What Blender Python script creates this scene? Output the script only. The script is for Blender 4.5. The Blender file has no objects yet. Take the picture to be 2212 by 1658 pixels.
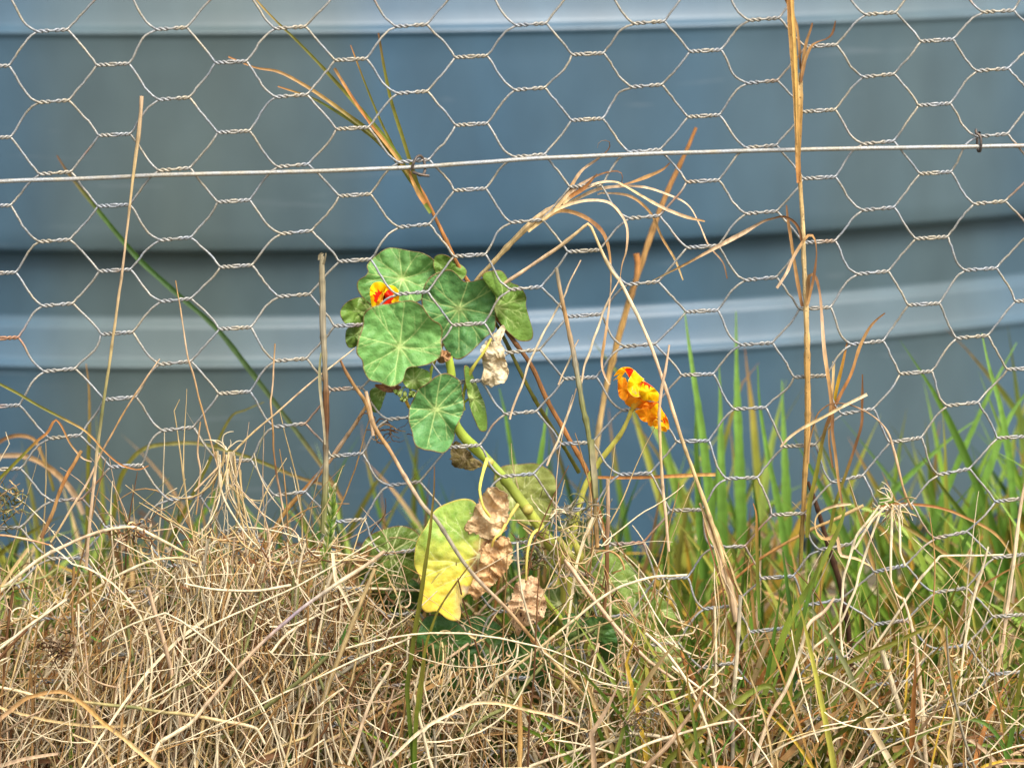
import bpy, math, random
import numpy as np
from mathutils import Vector, noise as mnoise
random.seed(7); rng = np.random.default_rng(7)
sc = bpy.context.scene
COL = sc.collection

# ------------------------------------------------------------------ camera, sky, sun, exposure
CAM_Y, CAM_Z, PITCH, LENS = -1.6, 0.64, math.radians(12.6), 96.0
cam = bpy.data.cameras.new('camera'); co = bpy.data.objects.new('camera', cam); COL.objects.link(co)
co.location = (0, CAM_Y, CAM_Z); co.rotation_euler = (math.pi/2-PITCH, 0, 0)
cam.lens = LENS; cam.sensor_width = 36; cam.clip_start = .05; cam.clip_end = 500
cam.dof.use_dof = True; cam.dof.focus_distance = 1.635; cam.dof.aperture_fstop = 6.3
sc.camera = co
w = bpy.data.worlds.new('World'); sc.world = w; w.use_nodes = True
wn = w.node_tree.nodes; wl = w.node_tree.links
sky = wn.new('ShaderNodeTexSky'); sky.sky_type = 'NISHITA'; sky.sun_disc = False
SUN_EL, SUN_AZ = math.radians(54), math.radians(146)      # azimuth clockwise from +Y
sky.sun_elevation = SUN_EL; sky.sun_rotation = SUN_AZ; sky.air_density = 1.0; sky.dust_density = 3.0
hs = wn.new('ShaderNodeHueSaturation'); hs.inputs['Saturation'].default_value = .38
bg = wn['Background']; bg.inputs['Strength'].default_value = .14
wl.new(sky.outputs[0], hs.inputs['Color']); wl.new(hs.outputs[0], bg.inputs[0])
sun = bpy.data.lights.new('sun', 'SUN'); sun.energy = 2.3; sun.angle = math.radians(24); sun.color = (1, .95, .88)
so = bpy.data.objects.new('sun', sun); COL.objects.link(so)
so.rotation_euler = (math.pi/2-SUN_EL, 0, math.pi-SUN_AZ); so.location = (1, -2, 4)
vs = sc.view_settings; vs.view_transform = 'Standard'; vs.look = 'None'; vs.gamma = 1; vs.use_curve_mapping = False
vs.exposure = 1.15

# ------------------------------------------------------------------ helpers
FP = 2211*LENS/36.0
ct, st = math.cos(PITCH), math.sin(PITCH)
def ray(px, py):
    u = (px-1105.5)/FP; v = (829-py)/FP
    return u, ct+v*st, -st+v*ct
def P(px, py, Y=0.0):                       # point of the vertical plane y=Y seen at photograph position px, py
    dx, dy, dz = ray(px, py); t = (Y-CAM_Y)/dy
    return np.array((dx*t, Y, CAM_Z+dz*t))
def PV(px, py, Y):                          # the same on arrays
    px = np.asarray(px, float); py = np.asarray(py, float); Y = np.asarray(Y, float)
    u = (px-1105.5)/FP; v = (829-py)/FP
    dy = ct+v*st; dz = -st+v*ct; t = (Y-CAM_Y)/dy
    return np.stack((u*t, Y+0*px, CAM_Z+dz*t), -1)
def MM(Y=0.0): return (Y-CAM_Y)/ct/FP       # metres per photograph unit at depth Y
def S(r, g, b, k=1.0):
    f = lambda c: ((c/255+.055)/1.055)**2.4 if c > 10 else c/255/12.92
    return np.array((f(r)*k, f(g)*k, f(b)*k))
def tag(o, label=None, cat=None, group=None, kind=None):
    for k, v in (('label', label), ('category', cat), ('group', group), ('kind', kind)):
        if v: o[k] = v
    return o
def empty(name, loc):
    o = bpy.data.objects.new(name, None); COL.objects.link(o); o.location = loc; o.empty_display_size = .02
    return o
def mesh_obj(name, V, F, mat, parent=None, attrs=None, smooth=True, origin=None):
    """V Nx3, F list of arrays (each Mx3 or Mx4); attrs {name: Nx3 colours or N floats}"""
    V = np.asarray(V, dtype=np.float64)
    if origin is None and parent is None: origin = V[np.argmin(V[:, 2])]
    if parent is not None: origin = np.array(parent.location)
    V = V-np.asarray(origin)
    me = bpy.data.meshes.new(name)
    loops = np.concatenate([f.reshape(-1) for f in F]).astype(np.int32)
    tot = np.concatenate([np.full(len(f), f.shape[1], np.int32) for f in F])
    start = np.concatenate(([0], np.cumsum(tot)[:-1])).astype(np.int32)
    me.vertices.add(len(V)); me.vertices.foreach_set('co', V.astype(np.float32).ravel())
    me.loops.add(len(loops)); me.loops.foreach_set('vertex_index', loops)
    me.polygons.add(len(tot)); me.polygons.foreach_set('loop_start', start)
    me.polygons.foreach_set('use_smooth', np.full(len(tot), smooth, bool))
    for k, a in (attrs or {}).items():
        a = np.asarray(a, np.float32)
        if a.ndim == 2:
            at = me.attributes.new(k, 'FLOAT_COLOR', 'POINT')
            at.data.foreach_set('color', np.concatenate((a, np.ones((len(a), 1), np.float32)), 1).ravel())
        else:
            at = me.attributes.new(k, 'FLOAT', 'POINT'); at.data.foreach_set('value', a)
    me.update(calc_edges=True); me.validate()
    me.materials.append(mat)
    o = bpy.data.objects.new(name, me); COL.objects.link(o)
    if parent is not None: o.parent = parent
    else: o.location = origin
    return o

class Strands:
    """collects stems (closed tubes) and blades (folded ribbons) into one mesh"""
    def __init__(s): s.V = []; s.Q = []; s.C = []; s.U = []; s.n = 0
    def _frame(s, p, twist):
        t = np.gradient(p, axis=0); t /= np.linalg.norm(t, axis=1)[:, None]+1e-12
        ref = np.array((.13, -1.0, .07)); a = np.cross(t, ref)
        a /= np.linalg.norm(a, axis=1)[:, None]+1e-9; b = np.cross(a, t)
        c, d = np.cos(twist)[:, None], np.sin(twist)[:, None]
        return a*c+b*d, -a*d+b*c
    def add(s, p, r, col, sides=5, flat=1.0, twist=0.0):
        p = np.asarray(p, float); m = len(p)
        r = np.broadcast_to(r, (m,)); tw = np.broadcast_to(twist, (m,)).astype(float)
        a, b = s._frame(p, tw)
        th = np.arange(sides)*2*math.pi/sides
        v = p[:, None, :]+r[:, None, None]*(np.cos(th)[None, :, None]*a[:, None, :]+flat*np.sin(th)[None, :, None]*b[:, None, :])
        i = np.arange(m-1)[:, None]*sides; j = np.arange(sides)[None, :]; k = (j+1) % sides
        q = np.stack((i+j, i+k, i+sides+k, i+sides+j), -1).reshape(-1, 4)+s.n
        s._push(v.reshape(-1, 3), q, col, m, sides)
    def blade(s, p, r, col, fold=.3, twist=0.0):
        p = np.asarray(p, float); m = len(p)
        r = np.broadcast_to(r, (m,)); tw = np.broadcast_to(twist, (m,)).astype(float)
        a, b = s._frame(p, tw)
        v = np.stack((p-a*r[:, None]+b*(fold*r)[:, None], p-a*(.5*r)[:, None]+b*(.38*fold*r)[:, None], p-b*(.12*r)[:, None],
                      p+a*(.5*r)[:, None]+b*(.38*fold*r)[:, None], p+a*r[:, None]+b*(fold*r)[:, None]), 1)
        i = np.arange(m-1)[:, None]*5; j = np.arange(4)[None, :]
        q = np.stack((i+j, i+j+1, i+6+j, i+5+j), -1).reshape(-1, 4)+s.n
        s._push(v.reshape(-1, 3), q, col, m, 5)
    def _push(s, v, q, col, m, k):
        col = np.asarray(col, float)
        if col.ndim == 1: col = np.broadcast_to(col, (m, 3))
        s.V.append(v); s.Q.append(q); s.C.append(np.repeat(col, k, axis=0)); s.U.append(np.tile(np.linspace(-1, 1, k), m)); s.n += len(v)
    def build(s, name, mat, parent=None, origin=None):
        return mesh_obj(name, np.concatenate(s.V), [np.concatenate(s.Q)], mat, parent, {'Col': np.concatenate(s.C), 'across': np.concatenate(s.U)}, origin=origin)

def spline(pts, n, closed=False):
    """Catmull-Rom through the points (any dimension), n samples evenly by arc length"""
    p = np.asarray(pts, float)
    if len(p) == 2 and not closed:
        t = np.linspace(0, 1, n)[:, None]; return p[0]*(1-t)+p[1]*t
    if closed: q = np.concatenate((p[-1:], p, p[:2]))
    else: q = np.concatenate((2*p[:1]-p[1:2], p, 2*p[-1:]-p[-2:-1]))
    out = []; k = 12
    for i in range(1, len(q)-2):
        t = np.arange(k)[:, None]/k
        out.append(.5*((2*q[i])+(q[i+1]-q[i-1])*t+(2*q[i-1]-5*q[i]+4*q[i+1]-q[i+2])*t**2+(-q[i-1]+3*q[i]-3*q[i+1]+q[i+2])*t**3))
    out.append(q[-2][None]); d = np.concatenate(out)
    L = np.concatenate(([0], np.cumsum(np.linalg.norm(np.diff(d, axis=0), axis=1))))
    x = np.linspace(0, L[-1], n+1)[:-1] if closed else np.linspace(0, L[-1], n)
    return np.stack([np.interp(x, L, d[:, j]) for j in range(d.shape[1])], 1)
def lerpcols(cols, n):
    cols = [np.asarray(c) for c in cols]
    if len(cols) == 1: return np.broadcast_to(cols[0], (n, 3))
    x = np.linspace(0, 1, len(cols)); t = np.linspace(0, 1, n)
    return np.stack([np.interp(t, x, [c[j] for c in cols]) for j in range(3)], 1)

# ------------------------------------------------------------------ materials
def new_mat(name):
    m = bpy.data.materials.new(name); m.use_nodes = True
    nt = m.node_tree; return m, nt, nt.nodes['Principled BSDF'], nt.nodes['Material Output']
def N(nt, typ, **kw):
    n = nt.nodes.new(typ)
    for k, v in kw.items():
        if hasattr(n, k): setattr(n, k, v)
        else: n.inputs[k.replace('_', ' ')].default_value = v
    return n
def mixcol(nt, fac, a, b, blend='MIX'):
    n = nt.nodes.new('ShaderNodeMix'); n.data_type = 'RGBA'; n.blend_type = blend
    for i, v in ((0, fac), (6, a), (7, b)):
        if hasattr(v, 'links'): nt.links.new(v, n.inputs[i])
        elif isinstance(v, (int, float)): n.inputs[i].default_value = v
        else: n.inputs[i].default_value = (*v, 1)
    return n.outputs[2]
def ramp(nt, src, stops):
    r = nt.nodes.new('ShaderNodeValToRGB'); e = r.color_ramp.elements
    while len(e) < len(stops): e.new(.5)
    for x, (pos, c) in zip(e, stops):
        x.position = pos; x.color = (*c, 1) if not isinstance(c, (int, float)) else (c, c, c, 1)
    nt.links.new(src, r.inputs[0]); return r.outputs[0]
def objcoord(nt, scale=(1, 1, 1)):
    g = nt.nodes.new('ShaderNodeNewGeometry'); m = nt.nodes.new('ShaderNodeMapping')
    m.inputs['Scale'].default_value = scale; nt.links.new(g.outputs['Position'], m.inputs['Vector']); return m.outputs[0]

def plant_mat(name, rough=.65, transl=.25, mottle=.35, scale=420, spec=.25, zs=.18, speck=0.0, rib=.2):
    m, nt, b, out = new_mat(name)
    at = N(nt, 'ShaderNodeAttribute', attribute_name='Col')
    n1 = N(nt, 'ShaderNodeTexNoise'); n1.inputs['Scale'].default_value = scale; n1.inputs['Detail'].default_value = 4
    nt.links.new(objcoord(nt, (1, 1, zs)), n1.inputs['Vector'])
    f = ramp(nt, n1.outputs[0], [(.3, 1-mottle), (.7, 1+mottle*.45)])
    c = mixcol(nt, 1.0, at.outputs['Color'], f, 'MULTIPLY')
    ua = N(nt, 'ShaderNodeAttribute', attribute_name='across')
    us = N(nt, 'ShaderNodeMath', operation='MULTIPLY'); us.inputs[1].default_value = 17.0; nt.links.new(ua.outputs['Fac'], us.inputs[0])
    uw = N(nt, 'ShaderNodeMath', operation='SINE'); nt.links.new(us.outputs[0], uw.inputs[0])
    um = N(nt, 'ShaderNodeMapRange'); um.inputs['From Min'].default_value = -1; um.inputs['To Min'].default_value = 1-rib; um.inputs['To Max'].default_value = 1+rib*.5
    nt.links.new(uw.outputs[0], um.inputs['Value'])
    c = mixcol(nt, 1.0, c, um.outputs[0], 'MULTIPLY')
    if speck:
        n2 = N(nt, 'ShaderNodeTexNoise'); n2.inputs['Scale'].default_value = 900; n2.inputs['Detail'].default_value = 2
        nt.links.new(objcoord(nt), n2.inputs['Vector'])
        c = mixcol(nt, ramp(nt, n2.outputs[0], [(.63, 0.0), (.68, speck)]), c, (.06, .03, .012))
    nt.links.new(c, b.inputs['Base Color'])
    b.inputs['Roughness'].default_value = rough; b.inputs['Specular IOR Level'].default_value = spec
    bp = N(nt, 'ShaderNodeBump'); bp.inputs['Strength'].default_value = .35; bp.inputs['Distance'].default_value = .0004
    nt.links.new(n1.outputs[0], bp.inputs['Height']); nt.links.new(bp.outputs[0], b.inputs['Normal'])
    if transl:
        t = N(nt, 'ShaderNodeBsdfTranslucent'); nt.links.new(c, t.inputs['Color'])
        mx = N(nt, 'ShaderNodeMixShader'); mx.inputs[0].default_value = transl
        nt.links.new(b.outputs[0], mx.inputs[1]); nt.links.new(t.outputs[0], mx.inputs[2]); nt.links.new(mx.outputs[0], out.inputs[0])
    return m
M_straw = plant_mat('dry_straw', .7, .12, .38, 380, .2)
M_speck = plant_mat('speckled_straw', .6, .1, .3, 380, .25, .18, .75)
M_green = plant_mat('grass_blade', .5, .32, .25, 260, .35)
M_stem = plant_mat('fleshy_stem', .42, .2, .16, 160, .4, .4, rib=.04)

def leaf_mat(name, vein_col, vein_amt=.68, rough=.5, transl=.22, fine=.13, bump=.22):
    m, nt, b, out = new_mat(name)
    at = N(nt, 'ShaderNodeAttribute', attribute_name='Col'); vd = N(nt, 'ShaderNodeAttribute', attribute_name='vein')
    uv = N(nt, 'ShaderNodeAttribute', attribute_name='flat')
    vo = N(nt, 'ShaderNodeTexVoronoi'); vo.feature = 'DISTANCE_TO_EDGE'; vo.inputs['Scale'].default_value = .115
    nz = N(nt, 'ShaderNodeTexNoise'); nz.inputs['Scale'].default_value = .05; nz.inputs['Detail'].default_value = 3
    nt.links.new(uv.outputs['Vector'], nz.inputs['Vector'])
    wv = N(nt, 'ShaderNodeVectorMath', operation='MULTIPLY_ADD'); wv.inputs[1].default_value = (9, 9, 9)
    nt.links.new(nz.outputs['Color'], wv.inputs[0]); nt.links.new(uv.outputs['Vector'], wv.inputs[2])
    nt.links.new(wv.outputs[0], vo.inputs['Vector'])
    f_fine = ramp(nt, vo.outputs['Distance'], [(0.0, fine), (.12, 0.0)])
    mp = N(nt, 'ShaderNodeMapRange'); mp.inputs['From Min'].default_value = -.8; mp.inputs['From Max'].default_value = 1.3
    mp.inputs['To Min'].default_value = vein_amt; mp.inputs['To Max'].default_value = 0
    nt.links.new(vd.outputs['Fac'], mp.inputs['Value'])
    n2 = N(nt, 'ShaderNodeTexNoise'); n2.inputs['Scale'].default_value = .03; n2.inputs['Detail'].default_value = 5
    nt.links.new(uv.outputs['Vector'], n2.inputs['Vector'])
    c0 = mixcol(nt, 1.0, at.outputs['Color'], ramp(nt, n2.outputs[0], [(.3, .88), (.7, 1.1)]), 'MULTIPLY')
    c1 = mixcol(nt, f_fine, c0, mixcol(nt, .6, c0, vein_col))
    c2 = mixcol(nt, mp.outputs[0], c1, vein_col)
    nt.links.new(c2, b.inputs['Base Color']); b.inputs['Roughness'].default_value = rough
    b.inputs['Specular IOR Level'].default_value = .3
    hh = ramp(nt, vo.outputs['Distance'], [(0.0, 0.0), (.3, 1.0)])
    bp = N(nt, 'ShaderNodeBump'); bp.inputs['Strength'].default_value = bump; bp.inputs['Distance'].default_value = .0008
    nt.links.new(hh, bp.inputs['Height']); nt.links.new(bp.outputs[0], b.inputs['Normal'])
    t = N(nt, 'ShaderNodeBsdfTranslucent'); nt.links.new(c2, t.inputs['Color'])
    mx = N(nt, 'ShaderNodeMixShader'); mx.inputs[0].default_value = transl
    nt.links.new(b.outputs[0], mx.inputs[1]); nt.links.new(t.outputs[0], mx.inputs[2]); nt.links.new(mx.outputs[0], out.inputs[0])
    return m
M_leaf = leaf_mat('round_leaf', tuple(S(205, 222, 140, .85)))
M_leafdark = leaf_mat('dark_leaf', tuple(S(120, 156, 84, .8)), .5)  # for the dark green leaves, with duller veins
M_leafyel = leaf_mat('yellowing_leaf', tuple(S(240, 242, 176, .95)), .8, transl=.3, fine=.2, bump=.15)
M_dead = leaf_mat('withered_leaf', tuple(S(236, 208, 164, .9)), .45, .75, .28, .2, .5)
M_petal = leaf_mat('petal', tuple(S(250, 190, 20)), 0.0, .55, .4, 0.0, .0)

def metal_mat(name, base, dirt, rust_amt, scale=70):
    m, nt, b, out = new_mat(name)
    n1 = N(nt, 'ShaderNodeTexNoise'); n1.inputs['Scale'].default_value = scale; n1.inputs['Detail'].default_value = 5
    n2 = N(nt, 'ShaderNodeTexNoise'); n2.inputs['Scale'].default_value = 900; n2.inputs['Detail'].default_value = 3
    n3 = N(nt, 'ShaderNodeTexNoise'); n3.inputs['Scale'].default_value = 14; n3.inputs['Detail'].default_value = 3
    for n in (n1, n2, n3): nt.links.new(objcoord(nt), n.inputs['Vector'])
    c = mixcol(nt, ramp(nt, n1.outputs[0], [(.36, 0.0), (.62, .9)]), base, dirt)
    c = mixcol(nt, 1.0, c, ramp(nt, n2.outputs[0], [(.3, .62), (.68, 1.15)]), 'MULTIPLY')
    c = mixcol(nt, ramp(nt, n3.outputs[0], [(.60, 0.0), (.68, rust_amt)]), c, (.32, .13, .04))
    nt.links.new(c, b.inputs['Base Color'])
    b.inputs['Metallic'].default_value = .35; b.inputs['Roughness'].default_value = .52
    bp = N(nt, 'ShaderNodeBump'); bp.inputs['Strength'].default_value = .5; bp.inputs['Distance'].default_value = .0002
    nt.links.new(n2.outputs[0], bp.inputs['Height']); nt.links.new(bp.outputs[0], b.inputs['Normal'])
    return m
M_wire = metal_mat('galvanised_wire', (.27, .285, .30), (.36, .31, .22), .75)
M_tens = metal_mat('galvanised_tension_wire', (.33, .34, .34), (.36, .32, .24), .5, 90)
M_clip = metal_mat('blackened_steel', (.07, .06, .055), (.13, .09, .06), .6, 200)

def tank_mat():
    m, nt, b, out = new_mat('tank_plastic')
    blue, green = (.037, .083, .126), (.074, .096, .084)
    n1 = N(nt, 'ShaderNodeTexNoise'); n1.inputs['Scale'].default_value = 3.1; n1.inputs['Detail'].default_value = 4; n1.inputs['Roughness'].default_value = .55
    nt.links.new(objcoord(nt, (1, .4, .16)), n1.inputs['Vector'])
    sep = N(nt, 'ShaderNodeSeparateXYZ'); nt.links.new(objcoord(nt), sep.inputs[0])      # base colour turns greener in two broad upright zones of the wall
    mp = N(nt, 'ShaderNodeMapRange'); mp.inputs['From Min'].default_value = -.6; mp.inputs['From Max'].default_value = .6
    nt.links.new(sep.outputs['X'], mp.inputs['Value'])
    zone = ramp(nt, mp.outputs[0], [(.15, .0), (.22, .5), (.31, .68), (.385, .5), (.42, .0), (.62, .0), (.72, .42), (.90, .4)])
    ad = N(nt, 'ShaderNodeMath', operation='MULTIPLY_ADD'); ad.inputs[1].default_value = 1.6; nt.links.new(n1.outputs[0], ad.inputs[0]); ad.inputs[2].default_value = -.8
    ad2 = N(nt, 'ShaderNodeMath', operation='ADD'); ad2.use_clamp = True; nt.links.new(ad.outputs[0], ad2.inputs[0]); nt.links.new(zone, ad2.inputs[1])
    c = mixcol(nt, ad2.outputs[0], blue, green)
    n2 = N(nt, 'ShaderNodeTexNoise'); n2.inputs['Scale'].default_value = 26; n2.inputs['Detail'].default_value = 6
    nt.links.new(objcoord(nt, (1, 1, .5)), n2.inputs['Vector'])
    c = mixcol(nt, 1.0, c, ramp(nt, n2.outputs[0], [(.25, .86), (.75, 1.12)]), 'MULTIPLY')
    n3 = N(nt, 'ShaderNodeTexNoise'); n3.inputs['Scale'].default_value = 9; n3.inputs['Detail'].default_value = 8; n3.inputs['Distortion'].default_value = .6
    nt.links.new(objcoord(nt, (1, 1, 14)), n3.inputs['Vector'])
    c = mixcol(nt, ramp(nt, n3.outputs[0], [(.66, 0.0), (.72, .16)]), c, (.20, .23, .25))
    nt.links.new(c, b.inputs['Base Color']); b.inputs['Roughness'].default_value = .42
    b.inputs['Specular IOR Level'].default_value = .5
    bp = N(nt, 'ShaderNodeBump'); bp.inputs['Strength'].default_value = .12; bp.inputs['Distance'].default_value = .004
    nt.links.new(n2.outputs[0], bp.inputs['Height']); nt.links.new(bp.outputs[0], b.inputs['Normal'])
    return m
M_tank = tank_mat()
def soil_mat():
    m, nt, b, out = new_mat('soil')
    n1 = N(nt, 'ShaderNodeTexNoise'); n1.inputs['Scale'].default_value = 40; n1.inputs['Detail'].default_value = 8
    nt.links.new(objcoord(nt), n1.inputs['Vector'])
    c = ramp(nt, n1.outputs[0], [(.3, (.035, .025, .014)), (.55, (.10, .08, .04)), (.75, (.09, .11, .035))])
    nt.links.new(c, b.inputs['Base Color']); b.inputs['Roughness'].default_value = .95
    bp = N(nt, 'ShaderNodeBump'); bp.inputs['Distance'].default_value = .01
    nt.links.new(n1.outputs[0], bp.inputs['Height']); nt.links.new(bp.outputs[0], b.inputs['Normal'])
    return m
M_soil = soil_mat()

# ------------------------------------------------------------------ ground
g = 61; xs = np.sign(np.linspace(-1, 1, g))*np.abs(np.linspace(-1, 1, g))**3*120
X, Yg = np.meshgrid(xs, xs)
Z = np.array([[mnoise.noise(Vector((x*1.7, y*1.7, 3)))*.018 if abs(x)+abs(y) < 12 else 0 for x in xs] for y in xs])-.004
idx = np.arange(g*g).reshape(g, g)
F = np.stack((idx[:-1, :-1], idx[:-1, 1:], idx[1:, 1:], idx[1:, :-1]), -1).reshape(-1, 4)
tag(mesh_obj('ground', np.stack((X.ravel(), Yg.ravel(), Z.ravel()), 1), [F], M_soil, origin=(0, 0, 0)), kind='structure')

# ------------------------------------------------------------------ water tank
TX, TY0, TR = -.27, .5, 1.43
def tank():
    zc = lambda py: P(350, py, TY0)[2]
    zb, per = zc(790), zc(72)-zc(790)
    k = per/718.0
    prof = [(-.016, -2), (-.0105, 0)]     # one period from the lower edge of a band downwards, in photograph units: (radial offset, down)
    per_pts = [(0, .0125), (3, .0118), (7, .0100), (14, .0092), (60, .0085), (230, .0078), (420, .0066), (458, .0056), (466, .0040),
               (470, .000), (473, -.0060), (477, -.0112), (484, -.0134), (500, -.0142), (560, -.0165), (612, -.0190), (622, -.0192), (629, -.0150),
               (637, -.0088), (642, -.0080), (668, -.0038), (696, .0012), (702, .0030), (708, .0075), (712, .0108), (715, .0122)]
    pts = []
    top = zb+per*4.0
    for n in range(-2, 4):
        for d, r in per_pts: pts.append((zb+per*(n+1)-d*k, r*.66))
    pts = sorted([p for p in pts if p[0] > -.03], reverse=True)
    pts.append((-.03, pts[-1][1]))
    z0 = pts[0][0]
    dome = [(z0+.42*math.sin(a)*.55+.01, -(TR)*(1-math.cos(a))*1.0-.02) for a in np.linspace(math.radians(78), 0, 14)]
    def lathe(pr, name, par, seg=300):
        pr = np.array(pr); th = np.arange(seg)*2*math.pi/seg
        R = TR+pr[:, 1]
        V = np.stack((TX+R[:, None]*np.cos(th), TY0+TR+R[:, None]*np.sin(th), np.repeat(pr[:, 0][:, None], seg, 1)), -1).reshape(-1, 3)
        i = np.arange(len(pr)-1)[:, None]*seg; j = np.arange(seg)[None]; kk = (j+1) % seg
        q = np.stack((i+j, i+seg+j, i+seg+kk, i+kk), -1).reshape(-1, 4)
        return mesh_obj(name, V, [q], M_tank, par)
    t = empty('water_tank', (TX, TY0+TR, 0))
    tag(t, 'large blue plastic rainwater tank with pale horizontal ribs behind the fence', 'water tank')
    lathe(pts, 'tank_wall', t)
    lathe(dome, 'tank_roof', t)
    cap = [(dome[0][0]+.06, -TR+.001), (dome[0][0]+.06, -TR+.30), (dome[0][0]+.05, -TR+.32), (dome[0][0]-.03, -TR+.32)]
    lathe(cap, 'access_lid', t, 48)
tank()

# ------------------------------------------------------------------ wire netting
def fenceY(px, py):                          # gentle unevenness of the netting, bellying towards the camera near its foot
    b = .010*mnoise.noise(Vector((px/520, py/430, 5.2)))+.004*mnoise.noise(Vector((px/150, py/150, 1.7)))
    return b-.012*max(0, (py-1050)/600)**1.5
rows = {
 0: [(112,66.6),(369.5,62),(626,60),(887.6,55.7),(1146,53),(1400.7,48.9),(1649,41.7),(1901,29.7),(2155,25)],
 1: [(-15,144),(243.5,139.6),(498.7,134.5),(757,129),(1017,122.7),(1269.5,117),(1523,110),(1772.4,99.5),(2023,87.8),(2272,77)],
 2: [(115,219.5),(375,213.3),(628,207.5),(890,200),(1143.6,192.4),(1395.5,186),(1645,177.4),(1896.5,163.7),(2143,151)],
 3: [(-11,298),(247,291.5),(504.5,285),(761,277.5),(1018,269),(1267.4,258.4),(1519,251),(1768.6,239.6),(2017.5,226),(2265,214)],
 4: [(119,374),(376,366),(632,358),(892.8,348),(1143,336.7),(1391.8,326.4),(1643.2,316.9),(1895.4,308.3),(2142,292.6)],
 5: [(-11,445),(246,444),(504.5,434.5),(766,421.5),(1014.8,409.5),(1264,402),(1517.4,391.4),(1769.3,384.2),(2019.9,373.6),(2266,362)],
 6: [(117,520),(378,516),(639,502),(893.5,487.7),(1136.5,477.8),(1390.4,469),(1643.5,459),(1896,451.2),(2136.7,437.8)],
 7: [(0,590),(248,584),(510,575),(766,562.5),(1014,551.7),(1260.5,542),(1516.7,533),(1769.3,522.3),(2011.3,513.7),(2258,500)],
 8: [(124,658),(379.4,648),(634.7,638),(889.3,633),(1135,622.5),(1387.7,611.6),(1642,602),(1884,589),(2117,581.5)],
 9: [(5,730.6),(252.6,719.6),(507.6,708.6),(756.5,702.5),(1011.4,700),(1262,681),(1515.4,671.7),(1759.4,665.6),(1994.6,657),(2226,649)],
 10: [(128.5,799),(378,783.5),(627.5,776.7),(884,771),(1131,758),(1380.9,745.6),(1633.3,742.5),(1872,740),(2099,727.4)],
 11: [(7.5,877),(259,860),(506,847.7),(748.5,839),(1003.8,824),(1253,816),(1505.8,808.8),(1748.8,812.6),(1977.5,804.4),(2209,796)],
 12: [(139.5,943),(383,926),(625.5,918),(870.5,902),(1124,891),(1375.4,883.3),(1618.6,881.6),(1851.7,888.4),(2078,872.4)],
 13: [(10,1013),(272,1006),(508,995.4),(748.7,982),(1001,963.6),(1245,956.8),(1495.5,952.3),(1726,962),(1955,950),(2188.4,943.8)],
 14: [(144,1079),(398,1075.7),(626,1065.5),(872,1044),(1117.7,1025.8),(1370.6,1022.8),(1601.5,1032),(1829.5,1033.7),(2059.5,1018.3)],
 15: [(8.5,1140),(262,1137),(512,1145),(752,1124),(997,1106),(1245,1100),(1481,1101),(1702,1109.7),(1933.7,1096),(2183,1078.8)],
 16: [(142,1205),(400,1220),(629,1215),(858.6,1192),(1112,1172),(1354,1173),(1574,1180.4),(1802.8,1180.4),(2053.3,1154.8)],
 17: [(3,1262),(273,1277),(515,1290),(742,1272),(985,1258),(1241,1241),(1450,1247),(1678.4,1245.7),(1921.7,1227),(2179.8,1200)],
 18: [(130,1333.5),(393,1356),(632,1365),(869,1325),(1105,1318),(1325,1330),(1552.6,1310.6),(1780,1300),(2053.3,1273.7)],
 19: [(0,1395),(256,1412),(512,1432),(763,1419),(998.7,1391.7),(1221,1398.5),(1429.4,1390),(1653.4,1360.2),(1922.7,1343),(2178,1328.4)],
 20: [(125,1470),(385,1492),(634,1493.5),(875.7,1477),(1113,1463.5),(1321.7,1477),(1547.5,1436),(1793.6,1420.7),(2053.3,1396.8)],
 21: [(5,1545),(260,1545),(512,1560),(759.5,1561),(998.7,1545.5),(1221,1550.6),(1450,1535),(1674,1490),(1928.6,1473.7),(2174.7,1452.5)],
 22: [(118,1614),(372,1617),(617,1615),(879,1622),(1100,1620),(1316.6,1605),(1563.9,1571),(1792,1547),(2050,1522)],
 23: [(3,1685),(252,1690),(500,1692),(745,1695),(990,1690),(1215,1688),(1440,1668),(1680.8,1627.5),(1926.9,1598),(2166,1585.8)],
}
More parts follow.
